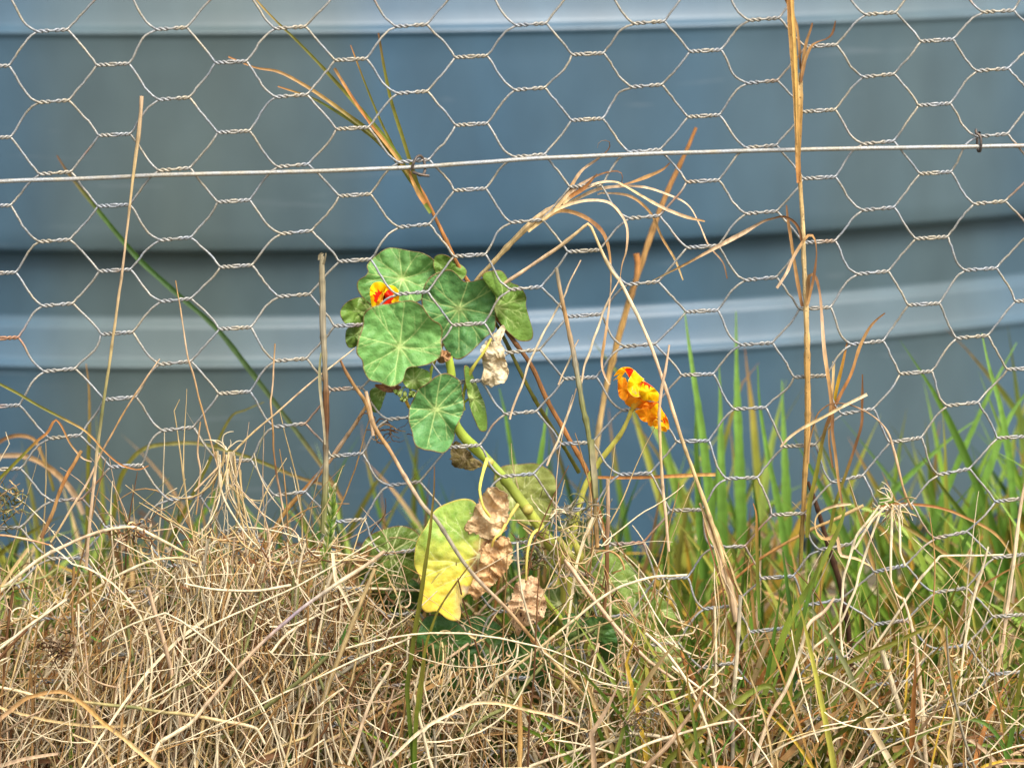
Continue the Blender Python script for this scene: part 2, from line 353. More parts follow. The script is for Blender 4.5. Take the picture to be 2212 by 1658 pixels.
def netting():
    node = {}
    for r, L in rows.items():
        for i, (x, y) in enumerate(L): node[r, (i*2 if r % 2 == 0 else i*2-1)] = [x, y]
    for r in range(24, 28):
        for c in range(-1, 18):
            if (c-r) % 2 == 0: a = node[r-2, c]; node[r, c] = [a[0], a[1]+131]
    TOPR = -9
    for r in range(-1, TOPR-1, -1):
        for c in range(-1, 18):
            if (c-r) % 2 == 0: a = node[r+2, c]; node[r, c] = [a[0]+2, a[1]-149]
    for r in range(TOPR, 28):
        for c in range(-2, -9, -1):
            if (c-r) % 2 == 0: a = node[r, c+2]; b_ = node[r, c+4]; node[r, c] = [a[0]-255, a[1]+.4*(a[1]-b_[1])]
        for c in range(16, 26):
            if (c-r) % 2 == 0 and (r, c) not in node: a = node[r, c-2]; b_ = node[r, c-4]; node[r, c] = [a[0]+248, a[1]+.6*(a[1]-b_[1])]
    net = empty('wire_netting', (0, 0, 0))
    tag(net, 'galvanised hexagonal chicken wire netting stretched across the whole view', 'wire netting')
    RW = .00066; mm = MM()
    def tw(r, c):
        x, y = node[r, c]
        nb = [node[r, d] for d in (c-2, c+2) if (r, d) in node]
        sl = -.03
        if len(nb) == 2: sl += .8*(nb[1][1]-nb[0][1])/(nb[1][0]-nb[0][0])
        if r % 2 == 0: sl -= .025
        sl -= .17*math.exp(-((x-1880)/110)**2-((y-1080)/260)**2)+.10*math.exp(-((x-2080)/110)**2-((y-1080)/150)**2)
        h = 36+1.5*mnoise.noise(Vector((r*1.3, c*2.1, 0)))
        Lp = (x-h, y-sl*h); Rp = (x+h, y+sl*h)
        return P(*Lp, fenceY(*Lp)), P(*Rp, fenceY(*Rp))
    for s in range(TOPR, 27):
        st_ = Strands(); pts = []
        rnd = random.Random(s+100)
        for c in range(-8, 26):
            low = (c-s) % 2 == 0           # strand s dips to its row s twist as the lower partner, else rises in row s+1 as the upper one
            r = s if low else s+1
            if (r, c) not in node: continue
            A, B = tw(r, c); ax = B-A; L = np.linalg.norm(ax); ax /= L
            up = np.array((0, 0, 1.0)); up -= ax*up.dot(ax); up /= np.linalg.norm(up); dp = np.cross(ax, up)
            inview = -3 <= c <= 18 and r > -3
            n = 34 if inview else 13
            t = np.linspace(0, 1, n)
            ph0 = -math.pi/2 if low else math.pi/2
            tri = 1-np.abs(t-.5)*2; nt_ = 1.25 if r % 2 == 0 else 1.5      # wound one way, then back again past the middle
            ph = ph0+2*math.pi*nt_*np.minimum(tri/.86, 1)
            amp = RW*(1.02+.06*np.sin(t*math.pi))
            tws = A+ax*L*t[:, None]+amp[:, None]*(np.sin(ph)[:, None]*up-np.cos(ph)[:, None]*dp)
            if len(pts):
                a = pts[-1][-1]; b = tws[0]; d = b-a; m = 7
                nrm = np.cross(d/np.linalg.norm(d), (0, -1, 0))
                # wires leave a twist straight and bend shortly before the next one
                rise = b[2] > a[2]
                bow = (-.0016 if rise else .0016)*(1 if r % 2 == 0 else -.25)+rnd.gauss(0, .0005)
                u = np.linspace(0, 1, m+2)[1:-1]
                prof = np.sin(u**1.7*math.pi)
                k = a+d*u[:, None]+nrm*(bow*prof)[:, None]
                k[:, 1] += rnd.gauss(0, .0012)*np.sin(u*math.pi)
                k += np.array([[rnd.gauss(0, .00013) for _ in range(3)] for _ in range(m)])
                pts.append(k)
            pts.append(tws)
        p = np.concatenate(pts)
        st_.add(p, RW, (.5, .5, .5), 6)
        st_.build('wire_strand', M_wire, net)
netting()

# tension wire and its two clips
tw_px = [(-420,410),(-200,402),(0,392),(190,385.5),(376,377.5),(570,373),(756,367.3),(920,359.6),(1050,350),(1173,341.8),(1330,335),(1484,329.8),(1640,325.5),(1797,322),(2000,318.5),(2211,315),(2450,310),(2700,306)]
s_ = Strands(); p = spline([P(x, y, fenceY(x, y)-.0032) for x, y in tw_px], 160)
p[:, 2] += np.array([.0002*mnoise.noise(Vector((q[0]*40, 0, 0))) for q in p])
s_.add(p, .00128, (.5,.5,.5), 10)
tag(s_.build('tension_wire', M_tens), 'straight thick galvanised wire running across the netting above the leaves', 'wire')
def clip(name, ctrl, label, r):
    s = Strands(); s.add(spline([P(x, y, Y) for x, y, Y in ctrl], 46), r, (.1,.1,.1), 8)
    # flattened tips
    return tag(s.build(name, M_clip), label, 'fence clip', 'clips holding the netting to the tension wire')
clip('netting_clip', [(889,366,-.0055),(893,352,-.0065),(900,340,-.0045),(908,337,-.001),(914,345,.001),(918,360,.0),(916,374,-.003),(908,379,-.006),(898,374,-.0075),(890,372,-.0068),(903,376,-.0085),(916,379,-.008),(927,380,-.0075)],
     'dark ring clip with crossed ends on the tension wire above the nasturtium', .00085)
clip('netting_clip', [(2107,280,-.003),(2108,288,-.0048),(2113,291,-.0055),(2117,297,-.0062),(2118,310,-.0068),(2117,324,-.006),(2114,327,-.004),(2111,322,-.001),(2110,305,.0012),(2111,290,.0012),(2115,287,-.0005)],
     'dark narrow clip with a pointed tip at the right end of the tension wire', .00085)

# ------------------------------------------------------------------ colours of dry and green matter
PALE, STRAW, TAN, PINK = S(240,220,180,.97), S(220,190,134,.93), S(194,150,94,.87), S(224,190,152,.93)
ORANGE, BROWN, DARK = S(206,140,78,.8), S(140,98,62,.75), S(74,50,34,.8)
GOLD = S(214,168,98,.85); OLIVE = S(136,132,46,.75); LIME = S(160,176,72,.75); GREEN = S(104,146,52,.72); DGREEN = S(70,110,44,.7); GREY = S(178,166,140,.8)
STICK = S(186,172,138,.8); MOSS = S(150,150,92,.75)

def piece(S_, kind, pts, width, cols, Y=-.004, n=None, fold=.3, twist=0.0, wob=0.0):
    """stem (round) or blade (ribbon) along photograph points (px, py[, Y]); width in photograph units along its length"""
    q = np.array([(a[0], a[1], a[2] if len(a) > 2 else Y) for a in pts], float)
    q[:, 2] *= 1000
    L = np.sum(np.linalg.norm(np.diff(q[:, :2], axis=0), axis=1)); n = n or int(max(10, min(90, L/9)))
    s = spline(q, n)
    wob = max(wob, .9 if kind == 'stem' and L > 150 else 0)
    if wob:
        ph = rng.uniform(0, 50)
        for i in range(n):
            s[i, 0] += wob*mnoise.noise(Vector((s[i, 1]/45, ph, 0))); s[i, 1] += wob*mnoise.noise(Vector((s[i, 0]/45, ph, 9)))
    Yv = s[:, 2]/1000; p = PV(s[:, 0], s[:, 1], Yv)
    wd = np.interp(np.linspace(0, 1, n), np.linspace(0, 1, len(width)) if not isinstance(width, (int, float)) else [0, 1], width if not isinstance(width, (int, float)) else [width, width])
    r = wd*.5*(Yv-CAM_Y)/ct/FP
    col = lerpcols(cols if isinstance(cols, list) else [cols], n)*rng.uniform(.86, 1.1, (n, 1))
    if n > 12:                                # uneven thickness, and joints now and then along a stem
        z0 = rng.uniform(0, 99); r = r*np.array([1+.22*mnoise.noise(Vector((i*.45, z0, 0))) for i in range(n)])
        if kind == 'stem':
            for j in range(int(rng.integers(6, 12)), n-3, 13): r[j] *= 1.22; col = col.copy(); col[j] *= .72
    if kind == 'stem': S_.add(p, r, col, 7, .85)
    else:
        tws = twist*np.linspace(0, 1, n) if isinstance(twist, (int, float)) else np.interp(np.linspace(0, 1, n), np.linspace(0, 1, len(twist)), twist)
        S_.blade(p, r, col, fold, tws)
def solo(name, label, cat, group, kind, pts, width, cols, Y=-.004, mat=None, **k):
    s = Strands(); piece(s, kind, pts, width, cols, Y, **k)
    return tag(s.build(name, mat or M_straw), label, cat, group)
def plant(name, label, cat, group, base, parts, mat=None):
    """parts: (part name, kind, pts, width, cols, Y, extra dict)"""
    t = empty(name, base); tag(t, label, cat, group)
    for q in parts:
        s = Strands(); k = dict(q[6]) if len(q) > 6 else {}; m = k.pop('mat', mat) or M_straw
        piece(s, q[1], q[2], q[3], q[4], q[5], **k); s.build(q[0], m, t)
    return t

# ------------------------------------------------------------------ leaves
def leaf(name, outline, hub, Y, parent, mat, colf, center=None, tilt=(0, 0), cup=.0, pucker=.0010, ripple=.0022, nv=9, nt=220, nr=30, seed=0, crumple=0.0, jag=0.0, vw=1.1, rim=True, spokes=True, crs=26.0):
    rd = random.Random(seed+17)
    o = spline(np.array(outline, float), 400, closed=True)
    gc = np.array(center if center is not None else o.mean(0)); hub = np.array(hub, float)
    d = o-gc; ang = np.unwrap(np.arctan2(d[:, 1], d[:, 0])); rad = np.hypot(d[:, 0], d[:, 1])
    a0 = np.mod(ang, 2*math.pi); order = np.argsort(a0); th = np.arange(nt)*2*math.pi/nt
    R = np.interp(th, np.concatenate((a0[order]-2*math.pi, a0[order], a0[order]+2*math.pi)), np.tile(rad[order], 3))
    if jag: R = R*(1+np.array([jag*mnoise.noise(Vector((math.cos(t)*6, math.sin(t)*6, seed)))+jag*.6*mnoise.noise(Vector((math.cos(t)*17, math.sin(t)*17, seed))) for t in th]))
    rs = np.concatenate(([.0], np.linspace(.06, .965, nr-2), [.985, 1.0]))
    x = gc[0]+rs[:, None]*(R*np.cos(th))[None]; y = gc[1]+rs[:, None]*(R*np.sin(th))[None]
    Rm = R.mean()
    segs = []
    def vein(p, a, L, w, depth):
        k = 5; q = p.copy(); aa = a; bend = rd.uniform(-.28, .28)
        for i in range(k):
            q2 = q+np.array((math.cos(aa), math.sin(aa)))*L/k
            segs.append((q.copy(), q2.copy(), w*(1-i/k*.55), w*(1-(i+1)/k*.55))); aa += bend/k+rd.uniform(-.06, .06); q = q2
            if depth < 2 and i in ((1, 2, 3) if depth == 0 else (2,)) and rd.random() < .9:
                sgn = rd.choice((-1, 1))
                vein(q, aa+sgn*rd.uniform(.42, .75), L*(1-(i+1)/k)*rd.uniform(.7, 1.0), w*.5, depth+1)
    if spokes:
        a = rd.uniform(0, 6.28)
        for i in range(nv):
            a += 2*math.pi/nv*rd.uniform(.78, 1.22); vein(hub.copy(), a, Rm*1.25, vw, 0)
    vd = np.full(x.shape, 99.0); pk = np.full(x.shape, 99.0)
    for p0, p1, w0, w1 in segs:
        e = p1-p0; l2 = e.dot(e); t = np.clip(((x-p0[0])*e[0]+(y-p0[1])*e[1])/l2, 0, 1)
        dd = np.hypot(x-p0[0]-t*e[0], y-p0[1]-t*e[1]); vd = np.minimum(vd, dd-(w0+(w1-w0)*t)); pk = np.minimum(pk, dd+(1.5-w0)*2)
    hd = np.hypot(x-hub[0], y-hub[1]); vd = np.minimum(vd, hd-5) if spokes else vd
    dx, dy = x-gc[0], y-gc[1]; rr = np.hypot(dx, dy)/Rm
    Yv = Y+tilt[0]*dx+tilt[1]*dy+cup*rr**2
    if spokes: Yv = Yv-pucker*(1-np.exp(-(pk/9)**2))
    ph = rd.uniform(0, 9)
    Yv = Yv+ripple*rs[:, None]**2*(np.sin(3*th+ph)+.6*np.sin(5*th+2*ph)+.4*np.sin(8*th+3*ph))[None]
    fl = np.vectorize(lambda a_, b_: mnoise.noise(Vector((a_/16, b_/16, seed))))(x, y)
    Yv = Yv+fl*pucker*1.1
    if crumple:
        cr = np.vectorize(lambda a_, b_: abs(mnoise.noise(Vector(((a_*.8+b_*.5)/crs/1.9, (b_*.8-a_*.5)/crs*.75, seed+3))))*2.0+mnoise.noise(Vector((a_/crs*.8, b_/crs*.8, seed+5)))*.9+abs(mnoise.noise(Vector((a_/crs*2.6, b_/crs*2.0, seed+8))))*.4)(x, y)
        Yv = Yv+crumple*(cr-.4)
        x = x+crumple*700*np.vectorize(lambda a_, b_: mnoise.noise(Vector((a_/22, b_/22, seed+30))))(x, y)
        y = y+crumple*700*np.vectorize(lambda a_, b_: mnoise.noise(Vector((a_/22, b_/22, seed+40))))(x, y)
    C = colf(x, y, rs[:, None]*np.ones_like(x), th[None]*np.ones_like(x), hd, fl)
    if rim is not False: C[-2:] = C[-2:]*.35+S(150, 70, 60, .7)*.65 if rim is True else C[-2:]*.4+np.asarray(rim)*.6
    V = PV(x, y, Yv).reshape(-1, 3); n_r = len(rs)
    i = np.arange(n_r-1)[:, None]*nt; j = np.arange(nt)[None]; k = (j+1) % nt
    q = np.stack((i+j, i+k, i+nt+k, i+nt+j), -1).reshape(-1, 4)
    flat = np.stack((x.ravel(), y.ravel(), np.full(x.size, seed*50.0)), 1)
    o = mesh_obj(name, V, [q], mat, parent, {'Col': C.reshape(-1, 3), 'vein': vd.ravel(), 'flat': flat})
    md = o.modifiers.new('thickness', 'SOLIDIFY'); md.thickness = .00035; md.offset = 0
    return o
def L5(pts): return [(728.7+.3418*a, 539.8+.3418*b) for a, b in pts]
def L8(pts): return [(728.7+.3418*a, 1090.9+.3418*b) for a, b in pts]
def green_col(base, light, amt=.35):
    def f(x, y, r, th, hd, fl):
        t = np.clip(.5+fl*.6, 0, 1)[..., None]; c = base*(1-t)+light*t
        h = np.exp(-(hd/16)**2)[..., None]; return c*(1-.35*h)+S(200, 215, 120, .8)*.35*h
    return f

NB = P(1190, 1330, .03); NB[2] = 0
nas = empty('nasturtium_plant', NB)
tag(nas, 'nasturtium with round green leaves and orange flowers growing through the wire netting', 'nasturtium plant')
LG, LG2 = S(98, 152, 76, .88), S(122, 172, 90, .9)
BG, BG2 = S(84, 138, 74, .85), S(106, 158, 88, .87)
UG, UG2 = S(104, 140, 56, .82), S(124, 158, 66, .82)
A_ = L5([(185,100),(215,60),(290,0),(350,-14),(460,5),(540,20),(605,60),(625,110),(622,170),(606,230),(570,290),(500,330),(420,350),(330,350),(230,350),(165,310),(125,245),(130,195),(175,165),(192,135)])
leaf('leaf', A_, L5([(410,182)])[0], .018, nas, M_leaf, green_col(LG, LG2), tilt=(0, -.00008), cup=-.003, seed=1, ripple=.003)
B_ = L5([(600,160),(690,125),(740,140),(795,195),(850,198),(930,182),(990,228),(1010,270),(1020,300),(1002,380),(1000,450),(992,510),(940,550),(885,605),(820,665),(765,692),(715,672),(680,620),(650,560),(600,480),(550,400),(530,320),(540,250),(562,200)])
leaf('leaf', B_, L5([(768,368)])[0], .012, nas, M_leaf, green_col(BG, BG2), tilt=(.00006, .00005), cup=-.004, seed=2, ripple=.003)
C_ = L5([(330,340),(400,325),(470,320),(530,350),(560,390),(600,440),(650,470),(665,520),(655,570),(660,625),(645,680),(580,720),(520,735),(440,750),(410,830),(340,865),(270,840),(200,820),(165,760),(155,700),(120,650),(130,570),(160,480),(165,410),(200,370),(270,345)])
leaf('leaf', C_, L5([(393,612)])[0], -.010, nas, M_leaf, green_col(LG, LG2), tilt=(0, -.00003), cup=-.005, seed=3, ripple=.0028)
D_ = L5([(620,800),(680,778),(730,795),(775,830),(790,900),(800,1000),(780,1060),(745,1130),(735,1200),(700,1260),(660,1283),(600,1270),(540,1260),(490,1230),(470,1150),(450,1080),(455,1000),(480,940),(510,880),(570,840)])
leaf('leaf', D_, L5([(620,1005)])[0], -.012, nas, M_leaf, green_col(BG, BG2), tilt=(.0001, 0), cup=-.004, seed=4, ripple=.0026)
E_ = L5([(430,745),(470,728),(520,745),(580,770),(585,820),(560,870),(520,895),(480,880),(440,870),(410,830),(400,780)])
leaf('leaf', E_, L5([(480,830)])[0], -.008, nas, M_leaf, green_col(S(110,158,62,.7), S(150,188,84,.7)), seed=5, ripple=.0022, nt=110, nr=16, vw=.8)
F_ = L5([(610,50),(650,28),(700,40),(760,80),(810,120),(812,160),(770,200),(700,200),(650,190),(610,120)])
leaf('leaf', F_, L5([(660,220)])[0], .016, nas, M_leaf, green_col(UG, UG2), tilt=(.0001, 0), seed=6, nt=110, nr=16, vw=.9)
G_ = L5([(920,145),(980,130),(1040,135),(1090,200),(1150,230),(1190,290),(1190,350),(1210,430),(1235,520),(1220,570),(1150,575),(1100,540),(1050,490),(1010,430),(990,370),(1000,300),(960,240),(920,190)])
leaf('leaf', G_, L5([(1005,365)])[0], .014, nas, M_leaf, green_col(UG, UG2), tilt=(.00025, 0), seed=7, ripple=.0035, nt=140, nr=20)
H_ = L5([(20,380),(60,330),(130,300),(170,310),(215,360),(175,440),(150,480),(60,470),(25,430)])
leaf('leaf', H_, L5([(210,395)])[0], .008, nas, M_leaf, green_col(UG*.9, UG2*.9), tilt=(.0002, 0), seed=8, nt=110, nr=16, vw=1)
I_ = L5([(60,500),(100,480),(170,480),(160,560),(130,600),(80,620),(55,590),(50,540)])
leaf('leaf', I_, L5([(175,490)])[0], .012, nas, M_leaf, green_col(UG*.8, UG2*.8), seed=9, nt=90, nr=14, vw=1)
J_ = L5([(800,735),(830,740),(870,830),(900,900),(930,980),(945,1080),(940,1140),(900,1140),(870,1080),(840,1000),(820,900),(805,820)])
leaf('leaf', J_, L5([(845,930)])[0], .004, nas, M_leaf, green_col(UG, UG2), tilt=(.0004, 0), seed=10, nt=110, nr=16, vw=.8)
K_ = L5([(205,890),(250,865),(305,885),(290,950),(265,1015),(225,1020),(210,950)])
leaf('leaf', K_, L5([(290,880)])[0], .003, nas, M_leaf, green_col(UG*.9, UG2*.9), tilt=(.0002, 0), seed=11, nt=90, nr=14, vw=.8)
O_ = [(1086,1006),(1120,1002),(1160,1001),(1193,1022),(1203,1056),(1196,1092),(1170,1135),(1120,1125),(1090,1085),(1070,1050),(1068,1025)]
leaf('leaf', O_, (1105,1075), .045, nas, M_leafyel, green_col(S(168,182,86,.75), S(196,200,110,.78)), tilt=(.0001,0), seed=12, nt=140, nr=18)
# the big yellowing leaf with its scorched right margin
def yel_col(x, y, r, th, hd, fl):
    t = np.clip((y-1150+(x-960)*.12)/130+fl*.12, 0, 1)[..., None]
    g = np.clip(.5+fl*.6, 0, 1)[..., None]
    c = (S(132,172,64,.9)*(1-g)+S(186,206,96,.92)*g)*(1-t)+S(250,224,84,1.0)*t
    e = np.clip((x-1004+(1290-y)*-.12+fl*20)/14*np.clip((y-1140)/60, 0, 1), 0, 1)
    e2 = np.clip(((x-975)/28)*np.clip((y-1262+fl*30)/12, 0, 1), 0, 1)*.8
    c = c*(1-e[..., None])+S(186,138,92,.8)*e[..., None]
    return c*(1-e2[..., None])+S(232,204,168,.85)*e2[..., None]
N_ = [(940.6,1100),(981.6,1080),(1012,1077),(1030,1090),(1042,1125),(1057,1159),(1066,1193),(1055,1230),(1032,1262),(1009,1282),(990,1301),(998,1312),(1005,1325),(989,1339),(968,1337),(944,1320),(923.5,1322),(910,1310),(914,1279),(906,1245),(894.5,1217),(899.6,1169.5),(920,1135)]
leaf('leaf', N_, (1034,1200), -.020, nas, M_leafyel, yel_col, tilt=(-.00003, -.00004), cup=.002, seed=13, ripple=.0012, nt=260, nr=40, center=(972,1205), rim=S(230,190,90,.8), vw=1.0, pucker=.0007)
def dead_col(a, b, c=None):
    a, b = a*1.15, b*1.2
    def f(x, y, r, th, hd, fl):
        t = np.clip(.5+fl*1.6, 0, 1)[..., None]; k = a*(1-t)+b*t
        n2 = np.vectorize(lambda p, q: mnoise.noise(Vector((p/7, q/7, 4))))(x, y)
        e = np.clip((n2-.18)*5, 0, 1)[..., None]*.6*(r[..., None]**3); return k*(1-e)+S(104,68,42,.8)*e
    return f
leaf('withered_leaf', L5([(1000,510),(1035,482),(1055,495),(1035,560),(1040,600),(1060,680),(1075,800),(1045,835),(960,858),(910,820),(925,740),(905,640),(912,600),(960,560)]), L5([(1000,690)])[0], .0, nas, M_dead,
     dead_col(S(196,176,136,.8), S(222,206,172,.85)), seed=14, crumple=.0055, jag=.10, nt=170, nr=34, rim=False, vw=.7, nv=7, center=L5([(985,690)])[0])
leaf('withered_leaf', L5([(640,640),(700,640),(712,690),(660,712),(630,700)]), L5([(670,670)])[0], -.002, nas, M_dead, dead_col(S(160,112,70,.8), S(190,146,100,.8)), seed=15, crumple=.004, jag=.15, nt=70, nr=14, rim=False, spokes=False)
leaf('withered_leaf', L5([(235,850),(330,850),(400,860),(350,905),(280,885)]), L5([(320,870)])[0], -.003, nas, M_dead, dead_col(S(130,88,60,.8), S(180,130,90,.8)), seed=16, crumple=.004, jag=.15, nt=70, nr=14, rim=False, spokes=False)
leaf('withered_leaf', [(1002,1143),(1019,1112),(1030,1085),(1057,1052),(1084,1059),(1098,1080),(1097,1110),(1093,1142),(1075,1160),(1057,1166),(1028,1154)], (1058,1098), -.024, nas, M_dead,
     dead_col(S(208,170,122,.85), S(234,206,160,.9)), seed=17, crumple=.0045, jag=.10, nt=190, nr=38, rim=S(120,80,50,.8), vw=.8, nv=7, crs=30)
leaf('withered_leaf', [(1038,1182),(1063,1169),(1094,1156),(1105,1180),(1105,1207),(1091,1234),(1070,1255),(1050,1275),(1030,1291),(1009,1282),(1019,1255),(1033,1228),(1036,1207)], (1062,1190), -.026, nas, M_dead,
     dead_col(S(194,148,96,.85), S(226,188,136,.88)), seed=18, crumple=.0055, jag=.12, nt=200, nr=42, rim=False, vw=.7, nv=6, crs=20)
def holes(x, y, r, th, hd, fl):
    c = dead_col(S(206,162,118,.8), S(230,196,154,.85))(x, y, r, th, hd, fl)
    v = np.vectorize(lambda p, q: mnoise.noise(Vector((p/5.5, q/5.5, 12))))(x, y)
    e = np.clip((v-.30)*9, 0, 1)*np.clip((y-1290)/20, 0, 1); return c*(1-e[..., None])+S(70,44,30,.7)*e[..., None]
leaf('withered_leaf', [(1111,1262),(1132,1248),(1153,1245),(1170,1265),(1173,1286),(1180,1310),(1170,1334),(1149,1347),(1129,1354),(1120,1371),(1110,1351),(1101,1330),(1098,1313),(1103,1290)], (1140,1256), -.024, nas, M_dead,
     holes, seed=19, crumple=.0042, jag=.10, nt=190, nr=36, rim=False, vw=1.1, nv=8, cup=.006)
leaf('withered_leaf', L5([(715,1270),(750,1215),(800,1240),(860,1310),(915,1350),(860,1395),(790,1380),(725,1360)]), L5([(800,1310)])[0], .02, nas, M_dead, dead_col(S(120,104,56,.75), S(160,142,84,.8)), seed=20, crumple=.006, jag=.12, nt=120, nr=22, rim=False, vw=.8)
# dark green and yellow-green leaves low behind the dry grass
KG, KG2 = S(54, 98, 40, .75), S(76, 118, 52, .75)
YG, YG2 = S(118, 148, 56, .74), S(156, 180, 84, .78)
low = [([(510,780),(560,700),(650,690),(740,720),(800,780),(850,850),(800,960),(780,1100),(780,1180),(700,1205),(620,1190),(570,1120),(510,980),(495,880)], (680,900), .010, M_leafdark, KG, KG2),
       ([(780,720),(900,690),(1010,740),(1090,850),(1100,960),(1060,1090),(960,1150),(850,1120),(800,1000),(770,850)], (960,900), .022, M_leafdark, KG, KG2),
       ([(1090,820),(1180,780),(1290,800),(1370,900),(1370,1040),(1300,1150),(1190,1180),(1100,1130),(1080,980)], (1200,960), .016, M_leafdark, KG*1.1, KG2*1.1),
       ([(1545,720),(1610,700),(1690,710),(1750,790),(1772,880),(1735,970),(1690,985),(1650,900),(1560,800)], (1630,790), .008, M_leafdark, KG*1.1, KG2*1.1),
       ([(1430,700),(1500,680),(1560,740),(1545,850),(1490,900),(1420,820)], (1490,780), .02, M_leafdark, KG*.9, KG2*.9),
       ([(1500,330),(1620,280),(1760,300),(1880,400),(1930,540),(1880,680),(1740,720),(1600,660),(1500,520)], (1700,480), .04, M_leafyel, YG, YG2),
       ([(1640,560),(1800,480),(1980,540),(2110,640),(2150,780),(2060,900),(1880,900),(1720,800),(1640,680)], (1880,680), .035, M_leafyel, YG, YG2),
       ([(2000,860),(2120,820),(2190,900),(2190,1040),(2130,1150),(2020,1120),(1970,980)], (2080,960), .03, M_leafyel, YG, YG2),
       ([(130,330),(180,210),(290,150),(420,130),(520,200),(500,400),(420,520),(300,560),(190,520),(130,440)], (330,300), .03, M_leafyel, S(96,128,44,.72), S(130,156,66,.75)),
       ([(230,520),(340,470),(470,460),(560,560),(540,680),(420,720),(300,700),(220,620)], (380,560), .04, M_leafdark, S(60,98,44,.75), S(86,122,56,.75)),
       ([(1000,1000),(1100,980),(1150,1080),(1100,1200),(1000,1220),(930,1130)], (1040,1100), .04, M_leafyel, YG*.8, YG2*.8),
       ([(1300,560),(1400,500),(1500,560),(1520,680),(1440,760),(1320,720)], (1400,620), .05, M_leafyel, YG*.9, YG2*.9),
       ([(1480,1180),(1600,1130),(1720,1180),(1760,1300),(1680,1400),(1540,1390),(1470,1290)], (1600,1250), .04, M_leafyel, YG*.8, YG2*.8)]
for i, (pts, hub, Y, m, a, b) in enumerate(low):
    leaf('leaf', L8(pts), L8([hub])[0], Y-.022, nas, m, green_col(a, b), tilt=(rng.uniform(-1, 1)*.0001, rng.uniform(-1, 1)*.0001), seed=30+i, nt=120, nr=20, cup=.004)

# fleshy stems and leaf stalks
SG, SY = S(178,196,70,.92), S(222,216,100,.98)
def nstem(name, pts, wd, cols, Y, **k):
    s = Strands(); piece(s, 'stem', pts, wd, cols, Y, **k); return s.build(name, M_stem, nas)
nstem('main_stem', [(968,770,.004),(975,815,.004),(966,868,.002),(978,905,.001),(1000,940,.004),(1032,972,.008),(1070,1010,.010),(1110,1060,.012),(1143,1105,.012),(1180,1160,.016),(1212,1215,.022),(1225,1290,.03),(1215,1400,.03),(1200,1600,.03),(1195,1850,.03)],
      [17,20,22,23,25,28,31,33,33,28,22,17], [SG, S(176,196,78,.8), SY, S(196,200,84,.82), SG], 0, n=90)
def blobs(name, pts, mat_, col):             # swollen nodes: short fat tubes
    s = Strands()
    for x, y, Y, r in pts:
        t = np.linspace(0, 1, 9); c = P(x, y, Y); k = r*MM()
        p = c+np.stack(((t-.5)*k*1.4, 0*t, (t-.5)*k*1.6), 1); s.add(p, k*np.sqrt(np.clip(1-(2*t-1)**2, .0, 1)), col, 10)
    return s.build(name, mat_, nas)
for q in [(1056,998,.005,10),(1140,1100,.008,12),(1218,1212,.018,11)]: blobs('stem_node', [q], M_stem, S(210,196,100,.85))
nstem('leaf_stalk', [L5([(970,560)])[0]+(-.004,), L5([(925,645)])[0]+(-.004,), L5([(860,735)])[0]+(-.003,), L5([(815,830)])[0]+(0,), L5([(795,930)])[0]+(.002,), L5([(800,1010)])[0]+(.004,)], [5,6,7,7,6], [SY, S(206,196,80,.85), SG], 0)
nstem('leaf_stalk', [L5([(620,650)])[0], L5([(590,780)])[0], L5([(590,880)])[0], L5([(640,960)])[0], L5([(700,1020)])[0]], 6, SG, .002)
nstem('leaf_stalk', [L5([(845,930)])[0], L5([(800,965)])[0], L5([(780,1010)])[0]], 5, SG, .003)
nstem('leaf_stalk', [L5([(425,930)])[0], L5([(460,1000)])[0], L5([(560,1060)])[0], L5([(700,1100)])[0]], [7,8,9], S(226,180,50,.85), .003)
nstem('leaf_stalk', [(1052,990,.0),(1045,1012,-.008),(1038,1040,-.018),(1036,1062,-.026),(1044,1095,-.030),(1058,1115,-.028)], [9,8,7,6,6,5], [SY, S(222,204,90,.88)], 0)
nstem('leaf_stalk', [(1118,1090,.0),(1098,1120,-.02),(1082,1150,-.03),(1068,1162,-.034),(1062,1180,-.032)], [9,8,7,5], [S(230,210,110,.88), S(224,190,90,.85)], 0)
nstem('leaf_stalk', [(1160,1125,.0),(1172,1138,-.01),(1152,1150,-.02),(1141,1180,-.027),(1137,1215,-.03),(1136,1252,-.029)], [7,7,6,5], [SY, S(224,200,110,.85)], 0)
nstem('leaf_stalk', [(1205,1140,.006),(1228,1150,.0),(1250,1190,.0),(1252,1212,.004),(1232,1200,.01),(1205,1160,.014)], [8,12,15,17,15,12], [SY, S(216,208,104,.85)], 0)
nstem('leaf_stalk', [L8([(1290,560)])[0], L8([(1340,630)])[0], L8([(1400,700)])[0], L8([(1450,800)])[0]], 13, SG*.95, .004)
nstem('leaf_stalk', [L8([(1000,1000)])[0], L8([(1100,880)])[0], L8([(1200,800)])[0], L8([(1330,700)])[0]], 7, S(120,140,50,.8), .01)
nstem('flower_stalk', [L5([(1855,1010)])[0]+(.0,), L5([(1838,1060)])[0]+(.002,), L5([(1790,1160)])[0]+(.006,), L5([(1715,1260)])[0]+(.010,), L5([(1645,1350)])[0]+(.014,), L5([(1590,1440)])[0]+(.016,), L5([(1550,1530)])[0]+(.018,), L5([(1520,1660)])[0]+(.02,), (1230,1180,.02), (1215,1240,.02)], [9,10,12,13,13,14,15,15], [S(220,206,100,.95), SY, SY, SG], 0, n=50)
